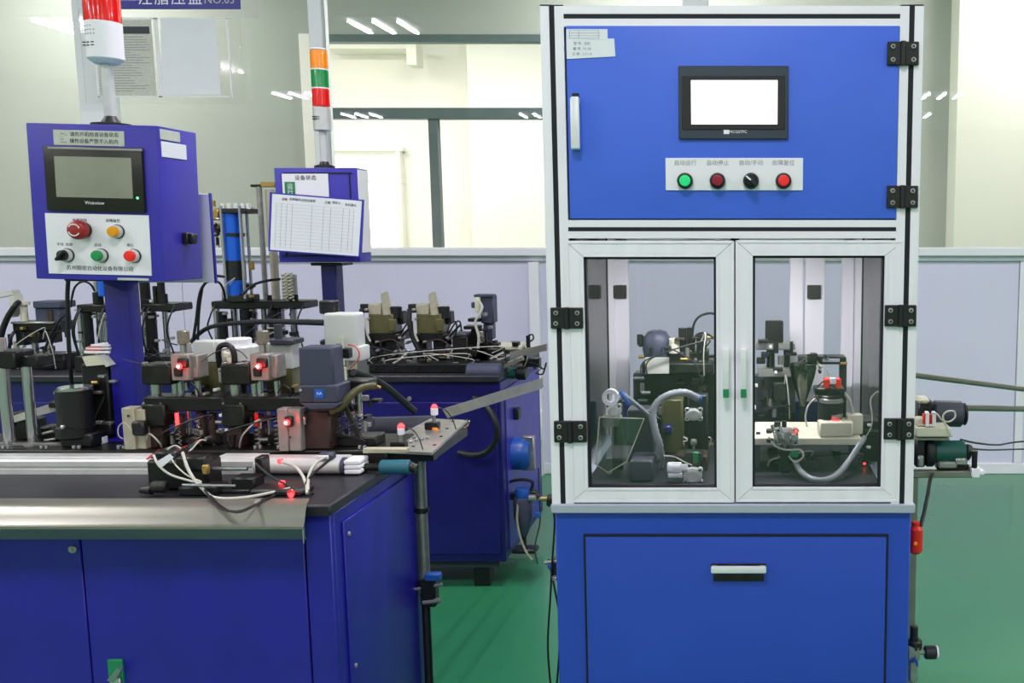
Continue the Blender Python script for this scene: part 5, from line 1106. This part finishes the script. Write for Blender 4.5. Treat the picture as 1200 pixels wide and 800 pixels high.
# rear stations ---------------------------------------------------------
def rear_glue(px, lab):
    d = px - 447; Yp = 3.38; t = thing('dosing_station', lab, 'dispenser', (W(px, 437, Yp).x, Yp, ZT1)); g = lambda x: x + d
    MB().pbox(g(432), 368, g(461), 391, Yp, .09, .003).pbox(g(455), 374, g(463), 388, Yp - .01, .03, .002).build('brass_block', 'olive', t)
    MB().pbox(g(431), 356, g(447), 369, Yp + .005, .05, .004).build('cup', 'beige', t)
    MB().prism([W(g(446), 345, Yp), W(g(451), 342, Yp), (W(g(457), 368, Yp)), W(g(449), 370, Yp)], (0, .03, 0)).vcyl(g(450), 343, 352, Yp + .01, 6, 10, bev=.002).build('lever', 'beige', t)
    MB().vcyl(g(464), 359, 373, Yp + .03, 14, 14, bev=.002).pbox(g(458), 365, g(472), 380, Yp + .03, .05, .004).vcyl(g(428), 356, 366, Yp + .02, 11, 14, bev=.002).build('knob', 'black_plastic', t)
    MB().pbox(g(430), 391, g(468), 400, Yp, .12, .003).pbox(g(432), 400, g(444), 440, Yp + .02, .07, .004, zb=ZT1).pbox(g(452), 398, g(466), 440, Yp + .01, .08, .004, zb=ZT1).pbox(g(444), 412, g(452), 440, Yp, .09, .003, zb=ZT1).build('frame', 'black_metal', t)
    MB().ptube([(g(424), 362, Yp - .01), (g(424), 380, Yp - .02), (g(428), 396, Yp - .02), (g(438), 416, Yp - .02)], .009, 9).ptube([(g(470), 395, Yp), (g(478), 386, Yp), (g(484), 380, Yp)], .004, 7).ptube([(g(470), 390, Yp + .02), (g(478), 378, Yp), (g(483), 377, Yp), (g(485), 388, Yp)], .003, 7).build('hose', 'cable_black', t)
    k = MB(); 
    for x, y in ((441, 401), (441, 411), (468, 396), (475, 402), (463, 412), (430, 374), (428, 363), (440, 425), (457, 428), (472, 414)): k.pbox(g(x) - 2, y - 1.5, g(x) + 2, y + 1.5, Yp - .012, .05, .002)
    k.build('fitting', 'steel', t)
    MB().ptube([(g(429), 372, Yp - .015), (g(430), 390, Yp - .02), (g(434), 400, Yp - .02)], .004, 7).build('pale_hose', 'cable_white', t)
    clutter(t, g(428), 396, g(476), 436, Yp - .01, .08, 14, px, 1.0, 3)
    q_ = MB().ptube([(g(440), 402, Yp - .03), (g(460), 398, Yp - .03), (g(476), 410, Yp - .03)], .003, 6).build('wire', 'rust_brown', t)
    return t
rear_glue(447, 'brass and olive dosing station on the rear bench beside the white canister')
rear_glue(503, 'brass and olive dosing station in the middle of the rear bench')
Yp = 3.4
t = thing('camera_station', 'upright black inspection head with white cable at the end of the rear bench', 'press', (W(567, 430, Yp).x, Yp, ZT1))
MB().pbox(562, 346, 578, 378, Yp + .02, .06, .004).pbox(555, 345, 577, 349, Yp + .01, .05, .002).pbox(552, 354, 557, 362, Yp).vcyl(574, 378, 398, Yp + .04, 14, 14) if False else None
MB().pbox(563, 346, 578, 379, Yp + .02, .06, .004).pbox(555, 345, 577, 348, Yp + .01, .05, .002).pbox(566, 379, 577, 398, Yp + .03, .05, .004).pbox(552, 354, 557, 361, Yp, .03, .003).build('camera_body', 'slate_plastic', t)
MB().pbox(556, 349, 562, 366, Yp, .02, .002).build('terminal', 'ivory', t)
MB().pbox(548, 373, 563, 377, Yp, .06, .002).pbox(543, 382, 560, 386, Yp, .06, .002).pbox(552, 386, 572, 430, Yp + .02, .07, .004, zb=ZT1).pbox(545, 408, 590, 430, Yp + .02, .1, .004, zb=ZT1).build('frame', 'black_metal', t)
MB().ptube([(561, 352, Yp - .01), (565, 360, Yp - .015), (561, 370, Yp - .02), (557, 378, Yp - .02), (561, 395, Yp - .02), (560, 408, Yp - .02)], .005, 8).build('cable', 'cable_white', t)
MB().vcyl(568, 366, 370, Yp, 7, 10).pbox(560, 388, 566, 402, Yp - .005, .02, .002).pbox(572, 382, 576, 385, Yp, .02).build('fitting', 'steel', t)
clutter(t, 540, 384, 590, 428, Yp - .01, .08, 14, 31, .9, 2)
t = thing('drive_box', 'plain dark drive box between the dosing stations and the inspection head', 'housing', (W(540, 425, 3.36).x, 3.36, ZT1))
MB().pbox(530, 394, 548, 428, 3.36, .09, .004, zb=ZT1).build('box', 'dark_steel', t); MB().pbox(531, 391, 547, 394, 3.36, .09, .002).build('lid', 'motor_grey', t)
MB().ptube([(524, 390, 3.36), (528, 379, 3.36), (534, 377, 3.36), (535, 388, 3.36), (531, 395, 3.36)], .003, 6).build('wire', 'cable_black', t)
t = thing('exit_conveyor', 'small exit conveyor with pale belt and green roller past the inspection head', 'conveyor', (W(600, 430, 3.4).x, 3.4, ZT1 - .04))
MB().pbox(573, 405, 612, 410, 3.45, .12, .003).build('belt', 'ivory', t); MB().pbox(578, 402, 584, 406, 3.44, .04, .002).pbox(600, 401, 607, 406, 3.44, .04, .002).pbox(570, 410, 614, 414, 3.44, .12, .003).vcyl(619, 393, 412, 3.5, 5, 10).pbox(575, 414, 582, 440, 3.45, .1, .003, zb=ZT1).pbox(612, 408, 618, 442, 3.45, .03, .003).pbox(616, 420, 632, 430, 3.4, .04, .003).build('frame', 'black_metal', t)
MB().cyl(W(584, 437, 3.36), W(606, 437, 3.36), .021, 18, bev=.003).build('roller', 'roller_green', t); MB().cyl(W(606, 437, 3.36), W(617, 437, 3.36), .026, 18, bev=.004).build('motor', 'black_plastic', t)
k = MB(); 
for a, b in (((577, 425), (600, 415)), ((586, 430), (612, 418)), ((574, 421), (590, 413))): k.cyl(W(*a, 3.38), W(*b, 3.42), .006, 8)
k.build('guide_bar', 'steel', t)
MB().ptube([(619, 393, 3.5), (624, 392, 3.5), (625, 397, 3.5), (621, 400, 3.5)], .003, 6).ptube([(632, 430, 3.4), (638, 432, 3.38), (640, 425, 3.36), (636, 438, 3.36), (628, 437, 3.36)], .003, 6).build('wire', 'cable_black', t)
P_ = [W(597, 413, 3.3), W(640, 403, 3.35), W(640, 411, 3.35), W(598, 420, 3.3)]
o = MB().prism(P_, (0, .02, 0)).prism([W(583, 430, 3.3), W(612, 418, 3.3), W(613, 422, 3.3), W(586, 434, 3.3)], (0, .02, 0)).build('guide_strip', 'galvanised'); tag(o, 'short galvanised strips slanting over the exit conveyor', 'strip')

clutter(t, 572, 400, 634, 436, 3.39, .08, 14, 33, .8, 2)
# left part of the rear bench: guided presses
def guided(px0, px1, yt, yb, Y, rods, lab, nm='guided_press', cyls=(), low=None):
    t = thing(nm, lab, 'press', (W((px0 + px1) / 2, yb, Y).x, Y, ZT1))
    MB().pbox(px0, yt, px1, yt + 9, Y, .12, .004).build('top_plate', 'black_metal', t)
    r_ = MB()
    for x, w_ in rods: r_.vcyl(x, yt + 8, yb, Y + .06, w_, 14, zb=ZT1)
    r_.build('rod', 'chrome', t)
    MB().pbox(px0 - 2, 418, px1 + 2, yb, Y - .02, .16, .004, zb=ZT1).build('base_block', 'black_metal', t)
    c = MB()
    for x, y0, y1, w_ in cyls: c.vcyl(x, y0, y1, Y + .03, w_, 14, bev=.002)
    if cyls: c.build('cylinder', 'black_metal', t)
    k = MB(); random.seed(int(px0))
    for i in range(9):
        x = random.uniform(px0, px1); y = random.uniform(yt + 14, 418); k.pbox(x - 2, y - 1.5, x + 2, y + 1.5, Y - .01 + random.uniform(0, .05), .02, .001)
    k.build('fitting', 'steel', t)
    clutter(t, px0 + 2, yt - 6, px1 - 2, 432, Y - .01, .1, int((px1 - px0) / 4.5), int(px0), .8, 3)
    k = MB()
    for i in range(3):
        x = random.uniform(px0, px1); k.ptube([(x, yt + 4, Y), (x - 6, yt + 18, Y - .02), (x - 8, yt + 34, Y - .02), (x + random.uniform(-6, 8), 415, Y)], .003, 6)
    k.build('wire', 'cable_black', t)
    return t
g_ = guided(247, 356, 353, 440, 3.42, ((256, 7), (277, 8), (300, 7), (312, 7), (332, 7), (346, 8)), 'wide black guided press with many chrome rods under the tall blue cylinder', cyls=((268, 342, 353, 14), (345, 345, 362, 9), (262, 365, 415, 10), (290, 362, 420, 14), (322, 362, 418, 12)))
MB().pbox(330, 322, 343, 352, 3.44, .04, .003).build('spring_cage', 'steel', g_)
p = W(337, 337, 3.42); k = MB(); 
for x in (333, 340): pp = W(x, 337, 3.42); k.spring(pp.x, 3.425, W(x, 352, 3.42).z, W(x, 320, 3.42).z, .008, .003, 8)
k.build('spring', 'ivory', g_); k = MB().vcyl(345, 326, 346, 3.45, 4, 10); k.build('threaded_rod', 'steel', g_)
# tall blue cylinder
Yq = 3.44; t = thing('air_cylinder', 'tall bright blue pneumatic cylinder with black bands and tie rods', 'cylinder', (W(277, 352, Yq).x, Yq, W(277, 352, Yq).z))
MB().vcyl(275, 250, 347, Yq, 21, 26).build('tube', 'cyl_blue', t); MB().vcyl(276, 305, 328, Yq, 21.8, 26).vcyl(275, 273, 277, Yq, 21.8, 26).pbox(258, 244, 288, 250, Yq - .04, .09, .003).pbox(262, 346, 290, 354, Yq - .04, .09, .003).build('band', 'black_plastic', t)
k = MB()
for x, y_ in ((262, -.038), (284, -.038), (266, .035), (292, .035)): k.vcyl(x, 241, 350, Yq + y_, 3.4, 10)
k.pbox(284, 243, 294, 250, Yq + .02, .03, .002); k.build('tie_rod', 'chrome', t)
for x in (261, 268, 276, 284, 291): MB().vcyl(x, 238, 245, Yq - .02, 4, 10, bev=.001).build('nut', 'bright_metal', t)
clutter(t, 246, 240, 258, 290, Yq - .02, .03, 6, 77, .7, 1)
clutter(t, 262, 330, 296, 352, Yq - .04, .06, 8, 78, .8, 1)
MB().vcyl(250, 235, 242, Yq, 5, 10).pbox(246, 244, 256, 258, Yq - .01, .04, .004).pbox(248, 262, 258, 268, Yq - .02, .03, .003).vcyl(295, 306, 316, Yq, 6, 10, bev=.002).build('port_fitting', 'brass', t)
MB().ptube([(254, 262, Yq - .02), (250, 268, Yq - .02), (256, 274, Yq - .02), (248, 277, Yq - .02), (244, 284, Yq - .02), (243, 300, Yq - .02)], .006, 8).build('hose', 'cable_black', t)
# tall stand with flat bar
Yq = 3.62; t = thing('height_stand', 'tall slim rods joined by a flat bar beside the blue cylinder', 'stand', (W(315, 400, Yq).x, Yq, ZT1))
MB().vcyl(308, 217, 362, Yq, 6, 14, zb=ZT1 + .1).build('slim_rod', 'steel', t); MB().vcyl(322, 222, 418, Yq, 9, 16, zb=ZT1).build('thick_rod', 'beige', t); MB().vcyl(315.5, 222, 300, Yq + .01, 4.5, 10).build('grey_rod', 'galvanised', t)
MB().pbox(293, 216, 306, 219, Yq - .01, .03, .002).pbox(319, 216, 327, 219, Yq - .01, .03).build('arm', 'black_metal', t); MB().pbox(305, 213, 322, 219, Yq - .012, .035, .002).build('flat_bar', 'brass', t)
MB().box((W(308, 400, Yq).x - .02, Yq - .03, ZT1), (W(322, 400, Yq).x + .03, Yq + .03, ZT1 + .1), .004).build('foot_block', 'black_metal', t)
guided(164, 204, 356, 440, 3.42, ((172, 6), (182, 7), (196, 6)), 'narrow black guided press close behind the blue post', cyls=((170, 330, 356, 7), (182, 335, 356, 5), (193, 344, 362, 7), (200, 358, 366, 8), (170, 326, 357, 11), (189, 322, 357, 8), (178, 366, 420, 12)))
guided(89, 131, 357, 440, 3.3, ((97, 7), (119, 7), (126, 5)), 'black guided press behind the white layered valve stack', cyls=((115, 342, 356, 11), (104, 365, 410, 10)))
Yq = 3.36; t = thing('dark_feeder', 'dark square feeder head on legs at the near end of the rear bench', 'feeder', (W(50, 430, Yq).x, Yq, ZT1))
MB().pbox(38, 353, 71, 361, Yq, .08, .003).pbox(41, 361, 70, 378, Yq + .01, .06, .003).build('head', 'slate_plastic', t); MB().pbox(55, 363, 61, 377, Yq + .005, .01, .001).build('label', 'rust_brown', t)
MB().pbox(14, 377, 70, 388, Yq, .08, .004).pbox(18, 388, 28, 405, Yq, .05, .003).pbox(37, 388, 46, 402, Yq, .05, .003).pbox(55, 388, 62, 402, Yq, .05, .003).pbox(10, 415, 76, 440, Yq, .1, .004, zb=ZT1).build('frame', 'black_metal', t)
MB().vcyl(22, 400, 420, Yq + .03, 9, 12).vcyl(42, 400, 420, Yq + .03, 7, 12).vcyl(59, 398, 420, Yq + .03, 6, 12).pbox(12, 377, 62, 379.5, Yq - .01, .02, .002).vcyl(52, 424, 428, Yq - .03, 18, 12, bev=.002).build('rod', 'steel', t)
MB().vcyl(28, 355, 376, Yq + .02, 8, 12).vcyl(28, 353, 357, Yq + .02, 12, 12).build('spool', 'ivory', t)
P_ = [W(-10, 345, Yq), W(13, 340, Yq), W(15, 346, Yq), W(-10, 350, Yq)]
MB().prism(P_, (0, .04, 0)).prism([W(10, 346, Yq), (W(16, 345, Yq)), W(20, 362, Yq), W(14, 366, Yq), W(12, 372, Yq), W(11, 360, Yq)], (0, .04, 0)).build('arm', 'paper_grey', t)
MB().ptube([(0, 400, Yq - .02), (4, 384, Yq - .02), (10, 370, Yq - .02), (18, 358, Yq - .02), (22, 354, Yq)], .010, 9).ptube([(10, 415, Yq - .02), (13, 395, Yq - .02), (18, 388, Yq)], .006, 8).ptube([(62, 420, Yq - .02), (60, 405, Yq - .02), (66, 390, Yq - .02), (76, 388, Yq - .02), (78, 395, Yq - .02)], .005, 8).ptube([(50, 418, Yq - .03), (56, 400, Yq - .03), (64, 385, Yq - .03), (72, 372, Yq - .03), (78, 368, Yq - .02)], .004, 8).build('hose', 'cable_black', t)
clutter(t, 8, 380, 80, 436, 3.34, .08, 20, 41, .9, 4)
cable([(80, 326, 2.02), (79, 350, 2.02), (80, 390, 2.02), (82, 425, 2.03), (84, 450, 2.06)], .0042, 'cable_black', 'thick black cable dropping straight down from the control box', 10)
cable([(84, 350, 2.03), (88, 336, 2.03), (97, 330, 2.03), (106, 333, 2.03), (111, 341, 2.03)], .0022, 'cable_black', 'thin black wire arching beneath the control box')
cable([(83, 360, 2.03), (86, 340, 2.03), (95, 329, 2.03), (101, 328, 2.03)], .0018, 'rust_brown', 'thin brown wire arching beneath the control box')
o = MB().vcyl(121, 328, 347, 3.3, 11, 14, bev=.003).build('small_cylinder', 'cyl_blue'); tag(o, 'small blue cylinder below the control box', 'cylinder')
o = MB().vcyl(113, 329, 342, 3.3, 6, 12, bev=.002).build('air_nozzle', 'steel'); tag(o, 'small silver nozzle beside the small blue cylinder', 'nozzle')
cable([(222, 402, 3.40), (240, 386, 3.2), (262, 380, 3.0), (300, 377, 2.7), (340, 377, 2.4), (382, 378, 2.15)], .0075, 'cable_black', 'thick black hose stretched level toward the white canister', 10, 'hose')
cable([(232, 398, 3.2), (233, 370, 3.2), (236, 345, 3.2), (240, 332, 3.2), (255, 330, 3.2), (262, 340, 3.25), (264, 352, 3.3)], .004, 'cable_black', 'black wire arching beside the lavender board', 7)
cable([(226, 400, 3.18), (230, 375, 3.18), (233, 350, 3.18), (238, 335, 3.18), (250, 324, 3.2), (262, 324, 3.3)], .005, 'cable_black', 'thicker black wire rising beside the lavender board', 7)
cable([(284, 345, 3.3), (296, 334, 3.32), (312, 329, 3.35), (328, 327, 3.4)], .005, 'cable_black', 'short black hose between the blue cylinder and the slim rods', 7)
cable([(145, 421, 2.0), (160, 425, 1.99), (175, 427, 1.98)], .0012, 'cable_black', 'thin wire crossing in front of the blue post', 5)
cable([(236, 424, 1.96), (250, 414, 1.96), (268, 408, 1.96), (282, 412, 1.96), (290, 420, 1.96)], .0013, 'motor_grey', 'thin grey wire between the two tooling stations', 5)
cable([(190, 398, 2.0), (200, 402, 1.99), (208, 404, 1.985)], .0016, 'cable_black', 'short black wire reaching the knob of the first tooling station', 5)
cable([(452, 440, 3.3), (460, 427, 3.28), (470, 420, 3.28), (480, 410, 3.3)], .004, 'cable_white', 'pale tube curling low between the two dosing stations', 7)
# notice board on the glass
Yn = 4.80; bd = thing('notice_board', 'clear wall notice board with blue header holding two sheets', 'board', tuple(W(190, 120, Yn)))
MB().pbox(96, 10, 283, 121, Yn + .004, .004, .0008).build('clear_panel', 'acrylic_clear', bd)
MB().pbox(95, -34, 280, 10.5, Yn, .008, .001).build('header', 'poster_blue', bd)
text('lettering', '注脂压盖', 199, -1.5, Yn - .001, 17, 'plate_white', bd, spacing=1.22); text('lettering', 'NO.03', 257, 0, Yn - .001, 12.5, 'paper_grey', bd); text('lettering', '机械有限公司', 149, -1, Yn - .001, 5, 'plate_white', bd)
text('lettering', 'ISO', 101, 2, Yn - .001, 7, 'ink_light', bd)
for x0, x1 in ((112, 184), (186, 269)):
    k = MB().pbox(x0, 20.5, x1, 22.5, Yn, .003, .0004).pbox(x0, 112.5, x1, 114, Yn, .003, .0004).pbox(x0 - 1, 21, x0 + 1.2, 114, Yn, .003, .0004).pbox(x1 - 1.2, 21, x1 + .8, 114, Yn, .003, .0004); k.build('pocket_edge', 'plate_white', bd)
s1 = MB().pbox(113, 23, 180, 112, Yn + .001, .002, .0002).build('sheet', 'paper_grey', bd); s1['label'] = 'printed grey instruction sheet'
MB().pbox(120, 31, 175, 39.5, Yn, .001, 0).build('sheet_heading', 'ink', s1, smooth=False); k = MB()
random.seed(5)
for i in range(22):
    y = 43 + i * 3; k.pbox(117, y, 117 + random.uniform(35, 60), y + .7, Yn, .001, 0)
k.build('printed_lines', 'ink_light', s1, smooth=False)
P_ = [q(188, 22.5, Yn - .001), q(252, 22.5, Yn - .001), q(259, 111, Yn - .001), q(190, 112, Yn - .001)]
MB().prism(P_, (0, .001, 0)).build('sheet', 'paper', bd, smooth=False)['label'] = 'blank white sheet set slightly askew'
